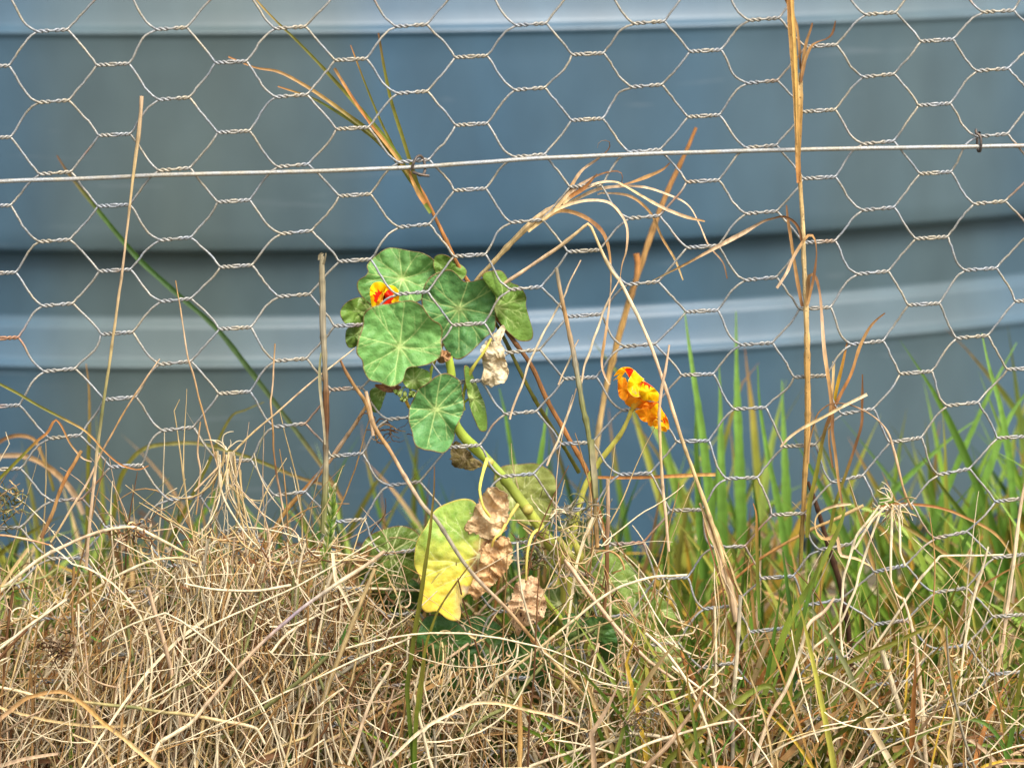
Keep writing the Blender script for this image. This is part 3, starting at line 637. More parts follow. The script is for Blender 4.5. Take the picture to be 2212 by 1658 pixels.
# buds above the small leaf
def bud(x, y, r, Y, col, sq=1.3):
    s = Strands(); t = np.linspace(0, 1, 10); c = P(x, y, Y); k = r*MM(); a = rng.uniform(-.6, .6)
    d = np.array((math.sin(a), 0, math.cos(a))); p = c+(t-.5)[:, None]*2*k*sq*d
    s.add(p, k*np.sqrt(np.clip(1-(2*t-1)**2, 0, 1))*(1-.3*t)+.00005, lerpcols([col, col*1.25], 10), 10); s.build('bud', M_stem, nas)
for x, y, r in [(436,860,11),(460,885,9),(425,908,16),(405,885,9),(395,915,12),(380,900,9),(440,935,10),(475,905,14),(410,940,9),(455,925,9),(418,868,7)]:
    q = L5([(x, y)])[0]; bud(q[0], q[1], r*.3418, -.006+rng.uniform(-.002, .002), S(168,184,96,.8))
for pts in [[(350,885),(375,882),(410,890),(400,910),(370,915)], [(400,930),(425,920),(435,945),(415,960),(395,950)], [(450,900),(480,890),(500,905),(490,925),(460,930)]]:
    q = L5(pts); leaf('leaf', q, q[2], -.008, nas, M_leaf, green_col(S(140,170,76,.75), S(170,196,100,.78)), nt=50, nr=9, seed=60, vw=.5)
# flower seen from the front, half hidden by the big leaf
YEL, YE2, RED = S(250,176,8,.95), S(255,200,24,.95), S(222,40,8,.9)
def petal_col(throat, R0, seed, jag=.55, base=YEL, streak=None):
    thx, thy = throat
    def f(x, y, r, th, hd, fl):
        a = np.arctan2(y-thy, x-thx); d = np.hypot(x-thx, y-thy)
        nn = np.vectorize(lambda q: mnoise.noise(Vector((q*6.5, seed, 0)))+.5*mnoise.noise(Vector((q*15, seed, 3))))(a)
        e = np.clip((R0*(1+jag*nn*1.6)-d)/1.4, 0, 1)[..., None]
        t = np.clip(.5+fl, 0, 1)[..., None]; c = (base*(1-t)+YE2*t)
        st_ = np.clip(.5+.5*np.sin(a*46), 0, 1)[..., None]*np.clip(1-d/(R0*2.6), 0, 1)[..., None]
        c = c*(1-.25*st_)+S(226,120,8)*.25*st_
        return c*(1-e)+RED*e
    return f
fl1 = empty('flower', P(828, 650, .0)); fl1.parent = nas; fl1.location = Vector(P(828, 645, 0))-Vector(NB)
def petal(par, pts, th, R0, Y, seed, tilt=(0, 0), base=YEL, **k):
    o = leaf('petal', pts, th, Y, par, M_petal, petal_col(th, R0, seed, base=base), seed=seed, spokes=False, rim=False, nt=120, nr=26, tilt=tilt, ripple=.0016, pucker=.0006, **k)
    return o
_mo = mesh_obj
def mesh_obj(name, V, Fc, mat, parent=None, attrs=None, smooth=True, origin=None):   # parts of a flower: keep world position through two parents
    if parent is not None and parent.parent is not None:
        wo = np.array(parent.location)+np.array(parent.parent.location)
        o = _mo(name, V, Fc, mat, None, attrs, smooth, origin=wo); o.location = (0, 0, 0); o.parent = parent; return o
    return _mo(name, V, Fc, mat, parent, attrs, smooth, origin)
def inpoly(x, y, poly):
    p = np.array(poly); c = np.zeros(x.shape, bool); j = len(p)-1
    for i in range(len(p)):
        cr = ((p[i, 1] > y) != (p[j, 1] > y)) & (x < (p[j, 0]-p[i, 0])*(y-p[i, 1])/(p[j, 1]-p[i, 1]+1e-9)+p[i, 0]); c ^= cr; j = i
    return c[..., None]
def patch_col(base, base2, patches, rays=None):       # plain petal colour with the red markings the petal carries
    def f(x, y, r, th, hd, fl):
        t = np.clip(.5+fl*.7, 0, 1)[..., None]; c = base*(1-t)+base2*t
        if rays is not None:
            a = np.arctan2(y-rays[1], x-rays[0]); k = np.clip(np.sin(a*38)*.5+.2, 0, 1)[..., None]; c = c*(1-.12*k)+S(240,130,10)*.12*k
        for poly, col in patches: m = inpoly(x, y, poly); c = np.where(m, col, c)
        return c
    return f
def LA(pts): return [(777.3+.04883*a, 593.8+.04883*b) for a, b in pts]
def LF(pts): return [(1306.3+.09767*a, 777.3+.09767*b) for a, b in pts]
def pet(par, pts, conv, Y, seed, base, base2, patches=(), rays=None, rim=False, **k):
    k.setdefault('ripple', .0014)
    return leaf('petal', conv(pts), conv([pts[0]])[0], Y, par, M_petal, patch_col(base, base2, [(conv(p), c) for p, c in patches], conv([rays])[0] if rays else None), seed=seed, spokes=False, rim=rim, nt=170, nr=34, pucker=.0005, **k)
Y1, Y2, O1, O2, RD = S(255,206,0,1), S(255,222,12,1), S(255,160,14,1), S(255,184,24,1), S(250,48,6,1)
pet(fl1, [(440,800),(460,570),(620,350),(940,320),(1200,560),(1130,720),(1020,900),(900,1200),(700,1480),(560,1500),(480,1180)], LA, .004, 1, Y1, Y2,
    [([(520,835),(680,880),(650,740),(780,770),(770,580),(880,740),(930,740),(950,660),(960,790),(1010,765),(820,1010),(740,1260),(610,1150),(640,1030),(620,950)], RD)], tilt=(.0001, 0))
pet(fl1, [(980,1300),(1010,900),(1100,720),(1230,490),(1400,465),(1540,520),(1690,700),(1740,950),(1700,1140),(1740,1330),(1400,1380),(1150,1340)], LA, .003, 2, Y1, Y2,
    [([(1060,850),(1160,700),(1300,650),(1400,700),(1480,810),(1440,950),(1520,1020),(1380,1170),(1430,1280),(1160,1330),(980,1300),(1020,950)], RD), ([(990,1230),(1040,940),(1110,860),(1120,1000),(1080,1200)], S(90,10,0,.8))], tilt=(-.0001, 0))
pet(fl1, [(720,1420),(790,1080),(900,880),(1020,770),(1045,860),(1010,1050),(1000,1280),(860,1420)], LA, .001, 3, S(240,176,20,.95), S(250,190,30,.95))
pet(fl1, [(1620,1240),(1700,1150),(1840,1200),(1760,1300),(1640,1340)], LA, .002, 4, O2, Y1)
s = Strands(); c = P(*L5([(288,300)])[0], .003); t_ = np.linspace(0, 1, 6)
c[1] += .004; s.add(c+t_[:, None]*np.array((0, .012, -.002)), .0012*(1-.5*t_), S(90,30,10), 10); s.build('flower_throat', M_petal, fl1)
# flower seen from the side on its curved stalk
fl2 = empty('flower', (0, 0, 0)); fl2.parent = nas; fl2.location = Vector(P(1362, 878, 0))-Vector(NB)
OR_ = S(255,172,12,1.0)
pet(fl2, [(285,480),(330,400),(400,385),(460,420),(510,600),(510,760),(450,900),(330,830),(290,700)], LF, -.001, 12, O1, O2, rays=(480, 950), tilt=(-.0001, 0))
pet(fl2, [(420,560),(510,400),(560,560),(540,690),(640,770),(740,800),(860,880),(1050,900),(1170,890),(1100,1000),(1000,1070),(640,1060),(500,1000),(440,930),(415,700)], LF, -.003, 13, O1, O2, rays=(560, 1060), cup=.004)
pet(fl2, [(170,440),(200,350),(290,230),(370,170),(480,155),(580,180),(650,240),(650,340),(560,420),(505,340),(440,255),(375,285),(325,335),(300,420),(260,495)], LF, -.008, 11, S(255,176,16,1), Y1,
    [([(430,200),(480,180),(590,190),(645,250),(645,320),(545,405),(510,330)], RD)], center=LF([(460,235)])[0], tilt=(.0001, .0001), ripple=.0006)
pet(fl2, [(500,640),(505,500),(545,400),(640,235),(700,280),(790,360),(890,445),(875,482),(800,462),(775,600),(745,720),(770,800),(690,822),(600,785),(520,690)], LF, -.010, 14, Y1, Y2,
    [], rays=(700, 1000), rim=S(255,236,150,1), tilt=(.00005, 0))
pet(fl2, [(735,700),(770,600),(795,450),(870,478),(1000,555),(1120,650),(1190,760),(1190,860),(1150,925),(1050,905),(930,888),(860,895),(800,835),(745,780)], LF, -.012, 15, Y1, Y2,
    [([(790,452),(870,470),(1000,550),(1070,600),(1060,622),(1000,590),(975,670),(950,570),(885,560),(872,600),(862,510),(820,530),(770,650),(785,560)], RD)], rays=(900, 1200), rim=S(255,226,110,1), cup=.004)
pet(fl2, [(670,1130),(850,1080),(1040,1100),(1160,1250),(1130,1330),(1070,1370),(1060,1450),(960,1462),(965,1380),(850,1360),(770,1290),(720,1200)], LF, -.002, 16, O1, O2, rays=(700, 1000), tilt=(.0001, .0001))
pet(fl2, [(1010,1150),(1060,1040),(1180,960),(1260,1100),(1350,1240),(1412,1400),(1405,1535),(1330,1480),(1260,1340),(1150,1280)], LF, -.006, 17, Y1, O2,
    [([(1268,1290),(1300,1290),(1340,1390),(1310,1392)], RD), ([(1325,1200),(1350,1230),(1395,1390),(1365,1350)], RD)], rays=(1000, 1000))
pet(fl2, [(1055,1380),(1120,1315),(1230,1350),(1330,1450),(1372,1565),(1300,1578),(1180,1532),(1090,1480)], LF, -.009, 18, Y1, O2, rim=S(255,226,110,1))
pet(fl2, [(800,1050),(880,960),(1000,930),(1110,930),(1200,960),(1180,1040),(1060,1120),(900,1110)], LF, -.001, 19, O1, S(230,130,10,1))
s = Strands()                                    # pale fringe and ribs in the petals' throat
for _ in range(9):
    x0 = rng.uniform(1860, 1890); y0 = 880+(x0-1850)*.85+rng.uniform(-8, 8)
    piece(s, 'stem', [L5([(x0, y0)])[0]+(-.014,), L5([(x0+rng.uniform(-8, 8), y0-rng.uniform(10, 26))])[0]+(-.015,)], [1.6, .5], S(250,232,160), 0, n=5)
s.build('petal_fringe', M_petal, fl2)
s = Strands(); piece(s, 'stem', [L5([(1905,940)])[0]+(.0,), L5([(1880,975)])[0]+(.0,), L5([(1858,1018)])[0]+(.0,)], [26, 17, 6], [S(226,160,30), S(206,190,70)], 0); s.build('sepals', M_petal, fl2)

# ------------------------------------------------------------------ single stalks one can point to
IN, FR, BK = .004, -.012, .014             # just behind the netting, in front of it, further behind
CUR = [(  'stalk', 'stem')]
# green and tan shoot leaning up to the left
plant('grass_shoot', 'yellow-green grass shoot with fanned narrow blades, leaning up left behind the dark ring clip', 'grass stalk', None, P(1300, 1180, .03), [
 ('stem', 'stem', [(1310,1180,.03),(1272,1032,.024),(1224,940,.02),(1183,868,.018),(1149,793,.018),(1105,731,.018),(1060,670,.02),(1005,600,.02),(975,545,.014),(940,470,.01),(915,420,.008),(880,365,.006)], [12,12,11,11,10,10,10,10,9,9,8,6], [ORANGE, ORANGE*.9, BROWN, ORANGE*.9, ORANGE], 0),
 ('stem', 'stem', [(1250,1020,.028),(1215,960,.026),(1180,905,.024),(1145,845,.022),(1110,775,.022),(1080,715,.022),(1050,665,.024)], [9,9,9,8,8,7], [OLIVE, OLIVE, S(120,124,60,.75)], 0, dict(mat=M_green)),
 ('blade', 'blade', [(915,435),(880,370),(840,310),(790,250),(700,150),(640,88),(600,50),(560,8),(520,-40)], [9,9,9,9,8,6,5,4,3], [OLIVE, LIME*.9, OLIVE, OLIVE, GOLD], .006, dict(mat=M_green)),
 ('blade', 'blade', [(915,430),(880,370),(840,318),(800,285),(750,248),(700,212),(650,180),(600,155),(550,146),(493,123)], [8,9,10,10,9,8,7,6,4,3], [LIME*.8, OLIVE, OLIVE, GOLD, TAN, ORANGE], .008, dict(mat=M_green)),
 ('blade', 'blade', [(925,450),(880,380),(840,330),(790,285),(740,250),(680,215),(640,200),(600,187)], [7,8,8,8,6,5,3], [LIME*.8, OLIVE, OLIVE, LIME*.7, ORANGE], .010, dict(mat=M_green)),
 ('blade', 'blade', [(900,400),(860,345),(830,305),(800,268),(760,210),(722,148)], [7,7,7,6,6,6], [OLIVE, GOLD, ORANGE, ORANGE, TAN], .003),
 ('blade', 'blade', [(905,410),(880,370),(850,320),(820,258),(790,185),(757,98)], [6,6,6,5,4,2], [OLIVE, OLIVE, OLIVE, OLIVE, ORANGE], .008, dict(mat=M_green)),
 ('blade', 'blade', [(930,460),(912,430),(895,380),(870,300),(845,220),(830,150),(817,72)], [8,9,8,8,7,6,4], [LIME*.8, OLIVE, OLIVE, OLIVE, OLIVE, BROWN], .004, dict(mat=M_green)),
 ('blade', 'blade', [(918,440),(905,420),(890,390),(884,372)], [9,10,7,4], [ORANGE, GOLD, ORANGE], .000)])
# dry tussock with curling blades
plant('curled_dry_grass', 'pinkish-tan dry grass stalk with a spray of curling blades right of the nasturtium leaves', 'dry grass stalk', None, P(960, 760, .03), [
 ('stem', 'stem', [(930,800,.03),(985,680,.028),(1029,605,.022),(1060,572,.018),(1105,523,.012),(1156,475,.008),(1207,441,.006),(1241,412,.005)], [7,7,8,9,10,13,15,9], [TAN, STRAW, STRAW, PINK], 0),
 ('blade', 'blade', [(1190,455),(1225,415),(1255,370),(1290,345),(1312,326),(1318,309),(1305,303),(1293,308),(1290,320)], [8,9,8,7,6,6,5,4,2], [STRAW, TAN, PINK, BROWN, TAN], .003, dict(twist=[0,0,.5,1.2,1.5])),
 ('blade', 'blade', [(1200,450),(1235,412),(1276,386),(1310,373),(1334,371),(1344,380),(1342,398),(1360,396),(1395,383),(1430,367),(1446,352)], [7,8,7,5,5,6,6,7,8,6,3], [STRAW, PINK, BROWN, BROWN*1.2, TAN, BROWN], .002, dict(twist=[0,0,.8,1.4,.5,0])),
 ('blade', 'blade', [(1200,455),(1241,432),(1300,407),(1380,403),(1440,420),(1485,443),(1510,485),(1530,530),(1560,566),(1570,602)], [6,7,7,6,5,5,4,4,4,3], [STRAW, PINK, PINK, PINK, BROWN], .004, dict(twist=[0,.3,.8,.3])),
 ('blade', 'blade', [(1215,440),(1245,418),(1290,396),(1325,393),(1345,400),(1383,422),(1430,448),(1480,468),(1522,478)], [6,7,6,5,5,6,7,7,3], [STRAW, PINK, STRAW, PINK, TAN], .001, dict(twist=[0,.8,.2,0])),
 ('blade', 'blade', [(1170,475),(1207,450),(1262,434),(1310,436),(1337,458),(1354,492),(1352,540),(1343,570),(1338,604)], [6,7,6,6,6,5,5,4,3], [STRAW, PINK, PINK, TAN], .000, dict(twist=[0,.5,0,1])),
 ('blade', 'blade', [(1140,500),(1173,475),(1207,456),(1241,460),(1276,478),(1303,506),(1315,547),(1318,600),(1316,642),(1308,711),(1299,779),(1306,812),(1317,830)], [6,7,8,9,10,9,8,8,9,9,8,5,3], [STRAW, TAN, BROWN*1.15, TAN, PINK, TAN, PINK], .003, dict(twist=[0,.2,.6,1.2,.6,0])),
 ('blade', 'blade', [(1290,420),(1303,417),(1361,424),(1405,461),(1429,513),(1457,560),(1475,605)], [3,5,6,5,5,5,3], [PINK, TAN, TAN, STRAW], .006),
 ('blade', 'blade', [(1230,425),(1262,405),(1285,380),(1290,376)], [8,10,6,3], [ORANGE, BROWN], -.001)])
solo('folded_straw', 'long pale straw bent sharply at its top, running down right past the orange side-on flower', 'dry grass stalk', None, 'stem',
     [(1000,680,.02),(1067,627,.014),(1130,585,.01),(1197,540,.004),(1245,503,.0),(1269,484,-.002),(1277,492,-.003),(1300,545,-.003),(1320,585,-.002),(1340,610,-.002),(1371,670,-.003),(1402,738,-.004),(1423,796,-.006),(1440,847,-.008),(1457,899,-.008),(1481,974,-.008),(1520,1080,-.008),(1550,1170,-.008),(1575,1260,-.006),(1590,1340,-.004)],
     [6,7,8,8,8,7,6,7,8,7,7,7,8,8,8,9,10,12,14,14], [PINK, PINK*1.05, STRAW, PALE, PINK, STRAW, STRAW, PINK], 0, n=110)
solo('orange_reed', 'straight orange-tan reed leaning right behind the curling dry blades, tip above the tension wire', 'reed stalk', None, 'stem',
     [(1503,276),(1480,330),(1430,440),(1390,555),(1350,680),(1310,830),(1290,950),(1275,1080),(1265,1250)], [7,11,13,13,14,12,11,10,9], [ORANGE, TAN, GOLD, STRAW, PINK], .17)
solo('reed_stub', 'short broken reed end standing beside the straight orange-tan reed', 'reed stalk', None, 'stem', [(1374,548),(1377,570),(1372,610),(1360,650)], [14,12,9,7], [ORANGE, TAN], .165)
# tall golden stalk
plant('tall_golden_stalk', 'tall golden dry grass stalk with brown curled leaves, rising past the top edge', 'dry grass stalk', None, P(1728, 1230, -.004), [
 ('stem', 'stem', [(1728,1230,.0),(1733,1120,-.002),(1740,1000,-.006),(1744,896,-.008),(1743,800,-.010),(1742,720,-.011),(1740,660,-.012),(1736,560,-.012),(1731,450,-.012),(1726,385,-.012),(1722,350,-.012)], [9,10,11,13,13,14,12,11,10,9,9], [OLIVE*.9, GOLD*.9, GOLD, GOLD*1.05, STRAW*1.05, STRAW, GOLD], 0, dict(mat=M_speck)),
 ('sheath', 'blade', [(1724,395,-.014),(1722,330,-.015),(1724,270,-.015),(1727,200,-.015),(1728,158,-.014)], [9,13,15,13,8], [ORANGE, GOLD*.95, GOLD, STRAW], 0, dict(mat=M_speck, fold=.6)),
 ('blade', 'blade', [(1722,330,-.017),(1717,230,-.017),(1712,140,-.016),(1706,60,-.015),(1703,-20,-.014),(1700,-160,-.012)], [8,9,10,11,12,11], [GOLD, GOLD, GOLD*1.05, ORANGE, GOLD], 0, dict(mat=M_speck, fold=.5)),
 ('blade', 'blade', [(1722,310,-.018),(1720,200,-.018),(1716,100,-.018),(1711,20,-.017),(1708,-60,-.016)], [5,6,7,7,7], [GOLD, S(226,184,100,.85), GOLD], 0, dict(fold=.5)),
 ('blade', 'blade', [(1729,178),(1734,150),(1740,125),(1752,101),(1767,91),(1785,85),(1798,72),(1804,46)], [6,7,7,7,5,5,5,3], [BROWN*1.1, TAN, BROWN, BROWN*.9], -.016, dict(twist=[0,.3,1.2,.2])),
 ('blade', 'blade', [(1728,178),(1733,140),(1740,95),(1750,65),(1754,50)], [5,6,7,6,3], [BROWN*1.1, TAN, BROWN], -.015),
 ('blade', 'blade', [(1692,-10),(1706,18),(1716,45),(1722,68),(1726,110),(1728,150)], [6,7,5,6,4], [BROWN, TAN, BROWN], -.013),
 ('blade', 'blade', [(1732,525),(1725,495),(1711,476),(1690,467),(1670,471),(1647,478),(1602,504),(1544,535),(1482,569),(1440,590),(1408,606)], [5,6,6,7,9,9,8,6,6,5,3], [BROWN, BROWN*1.1, PINK, PINK, TAN, STRAW], -.016, dict(twist=[0,.8,0,.3,.8])),
 ('blade', 'blade', [(1698,443),(1701,475),(1706,505),(1714,560),(1722,610),(1732,662)], [3,7,6,7,8,6], [BROWN, TAN, BROWN*1.1], -.013),
 ('blade', 'blade', [(1677,622),(1688,606),(1701,584),(1708,566),(1722,540),(1735,521),(1744,510),(1752,508),(1759,520),(1762,545),(1760,570),(1756,600),(1750,630),(1744,658)], [6,6,7,6,6,7,7,7,8,8,8,7,6,5], [PINK, PINK, TAN, BROWN*1.1, BROWN, TAN], -.018, dict(twist=[0,0,.6,1.1,.4,0])),
 ('blade', 'blade', [(1742,660),(1745,620),(1747,598),(1754,592),(1761,600),(1767,622),(1771,650),(1775,704),(1780,762),(1790,830),(1797,888),(1797,933),(1804,984),(1811,1046),(1822,1110)], [6,8,8,9,9,9,10,8,8,7,7,7,6,6,5], [TAN, BROWN*1.2, PINK, TAN, BROWN*1.2, TAN, BROWN], -.014, dict(twist=[0,.8,.2,0,0,.4])),
 ('blade', 'blade', [(1911,676),(1893,690),(1875,711),(1855,752),(1838,806),(1817,847),(1797,888),(1780,933),(1763,1018),(1748,1087),(1742,1160)], [3,6,7,7,7,8,8,9,10,10,9], [BROWN, TAN, ORANGE*.9, BROWN, OLIVE, OLIVE, S(140,140,50,.75)], -.008),
 ('blade', 'blade', [(1862,808),(1862,840),(1861,875),(1860,916),(1845,967),(1824,1029),(1804,1087),(1790,1150)], [3,6,6,6,7,7,8,8], [BROWN, BROWN*1.1, BROWN, OLIVE, OLIVE], -.010),
 ('blade', 'blade', [(1829,740),(1818,790),(1806,840),(1797,890),(1790,930)], [3,7,8,6,4], [ORANGE, S(206,160,40,.8), OLIVE], -.004),
 ('blade', 'blade', [(1800,780),(1798,830),(1793,880),(1790,950),(1798,1010)], [6,6,6,5,4], [STRAW, TAN, BROWN], -.006)])
solo('bent_straw', 'pale straw arching right across the foot of the tall golden stalk', 'dry grass stalk', None, 'blade', [(1685,965),(1700,948),(1729,926),(1780,899),(1824,875),(1850,862),(1872,851)], [4,6,7,6,6,7,7], [PINK, STRAW, PALE], -.02)
solo('thin_arched_grass', 'hair-thin brown grass arching over beside the foot of the tall golden stalk', 'dry grass stalk', None, 'stem', [(1745,1000),(1749,950),(1763,899),(1780,880),(1797,872),(1831,873),(1876,892),(1910,923),(1927,960),(1944,1029),(1956,1070),(1970,1100)], [4,4,4,3,3,3,4,6,6,5,5], [TAN, BROWN, PINK, TAN], -.018)
# left side singles
solo('curled_straw', 'flat pale straw looped back on itself right of the golden stalk foot', 'dry grass stalk', None, 'blade', [(1838,1088),(1810,1090),(1780,1099),(1764,1112),(1759,1130),(1763,1150),(1775,1162),(1790,1163),(1800,1156),(1808,1162),(1814,1195),(1826,1201),(1850,1206),(1880,1222)], [3,8,7,6,6,7,7,8,9,7,6,5,3], [PINK, STRAW, TAN, PINK, STRAW], -.016, twist=[0,.3,1.0,.2,0,.6])
solo('orange_arched_grass', 'thin orange blade arching down to the right edge beside the small right-hand tuft', 'grass blade', None, 'blade', [(1880,1100),(1930,1088),(2002,1091),(2050,1102),(2087,1118),(2125,1136),(2156,1159),(2185,1200),(2205,1250),(2220,1300)], [3,5,6,6,6,6,5,5,5], [ORANGE, ORANGE, GOLD, OLIVE], .03, mat=M_green)
solo('olive_slanted_grass', 'olive-gold blade slanting down to the right edge behind the netting', 'grass blade', None, 'blade', [(1900,1090),(1944,1128),(2005,1170),(2070,1217),(2125,1260),(2180,1303),(2250,1352)], [5,7,8,9,9,9,8], [OLIVE, GOLD*.8, OLIVE], .035, mat=M_green)
solo('olive_slanted_grass', 'olive blade slanting steeply down behind the kinked strands of the right-hand tuft', 'grass blade', None, 'blade', [(1835,1050),(1848,1091),(1866,1150),(1882,1210),(1905,1262),(1934,1313),(1950,1370)], [4,7,8,8,8,8,7], [OLIVE, GOLD*.8, OLIVE], .03, mat=M_green)
solo('orange_straw', 'short level orange straw at the left edge above the tangle', 'dry grass stalk', None, 'stem', [(-20,1154),(20,1157),(70,1167),(113,1178)], [5,5,5,3], [ORANGE, PINK, ORANGE], -.02)
sheaf = empty('straw_sheaf', P(1600, 1400, -.004)); tag(sheaf, 'sheaf of brown dry stalks hanging together where the folded straw ends', 'dry grass sheaf')
for dx, dw, cc in ((-9, 4, BROWN*1.2), (-4, 6, STRAW*.9), (1, 5, PINK*.9), (6, 6, TAN), (11, 4, BROWN*1.2), (15, 4, STRAW)):
    s = Strands(); piece(s, 'blade', [(1512+dx*.5,1085,-.006),(1528+dx*.7,1130,-.007),(1545+dx,1180,-.008),(1560+dx*1.2,1230,-.008),(1574+dx*1.5,1275,-.006),(1590+dx*2,1330,-.004)], [dw*.6, dw, dw, dw, dw*.4], [cc, cc*.9, cc], 0, wob=5); s.build('stalk', M_straw, sheaf)
solo('thin_cane', 'thin upright cane with a cut top crossing the tension wire at the left', 'cane', 'thin upright stems at the left', 'stem', [(306,208),(304,240),(298,300),(288,380),(274,500),(262,600),(248,700),(237,780),(225,860),(212,960),(200,1070),(192,1150),(186,1230)], [8,9,6,5,6,6,6,7,7,7,7,7], [PINK*.9, STRAW*.9, PINK*.85, STRAW*.85, MOSS, PINK*.9, PINK*.95], -.008)
solo('green_grass_shoot', 'single long dark green blade leaning down right behind the netting at the left', 'grass blade', None, 'blade', [(123,336),(150,378),(200,440),(250,502),(300,560),(350,606),(400,650),(470,712),(540,800),(620,905),(690,1000),(740,1080)], [3,8,10,11,11,11,11,11,11,10,9,8], [BROWN, S(84,118,40,.7), S(70,108,42,.7), S(70,104,46,.7), S(88,116,60,.7), S(120,130,80,.7), TAN], .17, mat=M_green)
solo('thin_stalk', 'hair-thin reddish stem rising left of the pale withered tuft', 'thin stem', 'thin upright stems at the left', 'stem', [(380,606),(386,650),(396,710),(405,770),(420,820),(432,870),(445,915),(458,968),(470,1010)], [2,3,3,4,4,4,4,4], [TAN, PINK, TAN, PINK], -.010, wob=2)
solo('thin_stalk', 'hair-thin upright stem standing between the pale withered tuft and the broken stick', 'thin stem', 'thin upright stems at the left', 'stem', [(593,742),(591,790),(587,850),(584,872),(590,930),(592,980),(600,1040),(612,1100)], [3,4,4,4,4,5,4], [TAN, PINK, TAN, BROWN, PINK], -.010, wob=2)
solo('thin_stalk', 'short thin stem standing right of the thin upright cane, below the netting knots', 'thin stem', 'thin upright stems at the left', 'stem', [(432,910),(430,940),(428,980),(432,1020),(428,1070),(424,1110)], [3,4,4,4,3], [TAN, PINK, TAN], -.009, wob=3)
t = plant('broken_stick', 'thick broken dry stick with a frayed top standing left of the round leaves', 'stick', None, P(698, 1150, -.01), [
 ('stem', 'stem', [(696,553),(695,570),(697,640),(697,700),(701,770),(703,830),(705,880),(704,940),(704,990),(702,1060),(698,1150)], [9,14,14,13,12,13,14,12,14,14,14], [STICK, STICK, GREY, STICK, BROWN*1.2, DARK*2, STICK*.9, MOSS, MOSS], -.012),
 ('torn_bark', 'blade', [(688,562,-.016),(691,552,-.017),(697,547,-.018),(694,553,-.018)], [3,7,6,3], STICK*1.1, 0),
 ('torn_bark', 'blade', [(698,572,-.015),(702,558,-.017),(704,546,-.018)], [5,4,2], STICK, 0),
 ('torn_bark', 'blade', [(693,762,-.014),(690,800,-.016),(692,850,-.016),(698,905,-.015),(702,960,-.014)], [3,7,6,6,4], [MOSS, STICK, STICK], 0)])
plant('upright_stick', 'brown-green upright stick between the nasturtium leaves and the orange side-on flower', 'stick', None, P(1290, 1180, -.01), [
 ('stem', 'stem', [(1201,578),(1205,600),(1213,645),(1225,700),(1235,745),(1247,810),(1257,870),(1267,915),(1274,960),(1280,1020),(1284,1080),(1290,1180)], [8,9,9,11,12,12,12,11,10,10,10,10], [GREY, TAN, GREY, MOSS, MOSS, S(130,116,78,.8), TAN], -.012),
 ('sheath', 'blade', [(1278,948,-.016),(1280,990,-.018),(1284,1030,-.018),(1287,1075,-.016)], [10,12,12,10], [MOSS, STICK, MOSS], 0)])
for lab, pts, wd, cols, Y in [
 ('long straight bare stick lying diagonally in front of the yellowing leaf', [(790,845,-.02),(798,880,-.022),(804,909,-.024),(820,940,-.025),(841,970,-.026),(876,1032,-.03),(913,1090,-.034),(947,1128,-.036),(995,1204,-.040),(1036,1255,-.040),(1091,1310,-.038),(1156,1385,-.034),(1207,1440,-.03),(1262,1501,-.026),(1317,1576,-.02),(1350,1620,-.018)], [8,10,9,9,9,10,9,9,8,8,8,9,8,9,8,7], [PINK*.8, TAN*.85, PINK*.8, GREY*.95, GREY*.9, PINK*.8, TAN, STRAW, GOLD, TAN], 0),
 ('short split brown stick rising to the left under the large round leaf', [(735,778),(743,795),(753,813),(770,840),(788,866),(800,905),(806,940)], [5,8,8,8,8,8], [BROWN*1.3, TAN*.85, TAN*.8, PINK*.8], -.024)]:
    solo('bare_stick', lab, 'stick', 'bare sticks lying in front of the netting', 'stem', pts, wd, cols, Y)
solo('bare_stick', 'smooth orange-tan stick leaning up right behind the netting beside the broken stick', 'stick', None, 'stem', [(520,1290),(560,1205),(615,1106),(678,1056-20),(715,990),(742,950),(770,910),(795,870)], [10,11,10,10,10,10,9,8], [TAN, ORANGE, GOLD, ORANGE, PINK, TAN], .03)
solo('bare_stick', 'broad blurred tan stick leaning in the dry grass below the withered tuft', 'stick', None, 'stem', [(800,1180,.0),(785,1205,.0),(757,1262,.0),(729,1354,.0),(700,1440,.0),(678,1520,.0),(655,1600,.0),(640,1700,.0)], [13,17,17,16,15,15,14], [TAN*.8, BROWN*1.2, TAN*.85, TAN*.8, BROWN*1.2], 0)
solo('pale_straw', 'very thin pale straw rising right from the withered tuft to the round leaves', 'dry grass stalk', None, 'stem', [(420,1060),(465,1015),(499,981),(540,940),(581,905),(630,862),(683,817),(720,788),(766,752)], [4,5,5,4,4,4,4,3], [PINK, STRAW, PINK, PALE], -.011)
solo('thin_stalk', 'thin stem forking up right toward the thin upright cane', 'thin stem', 'thin upright stems at the left', 'stem', [(345,775),(320,810),(290,855),(262,900),(240,940),(215,985),(190,1040),(165,1080),(135,1130),(110,1170)], [3,4,4,4,4,5,5,5,5], [PINK, TAN, PINK, STRAW], -.008)
solo('olive_grass_shoot', 'thin olive blade sloping down to a curled orange tip at the left edge', 'grass blade', None, 'blade', [(-30,812),(0,829),(40,850),(82,875),(130,900),(178,926),(205,950),(219,967),(253,998),(280,1010),(301,1013),(321,1005)], [5,6,6,6,6,5,4,4,4,4,3], [OLIVE, OLIVE, OLIVE, GOLD, ORANGE, ORANGE], -.01, mat=M_green)
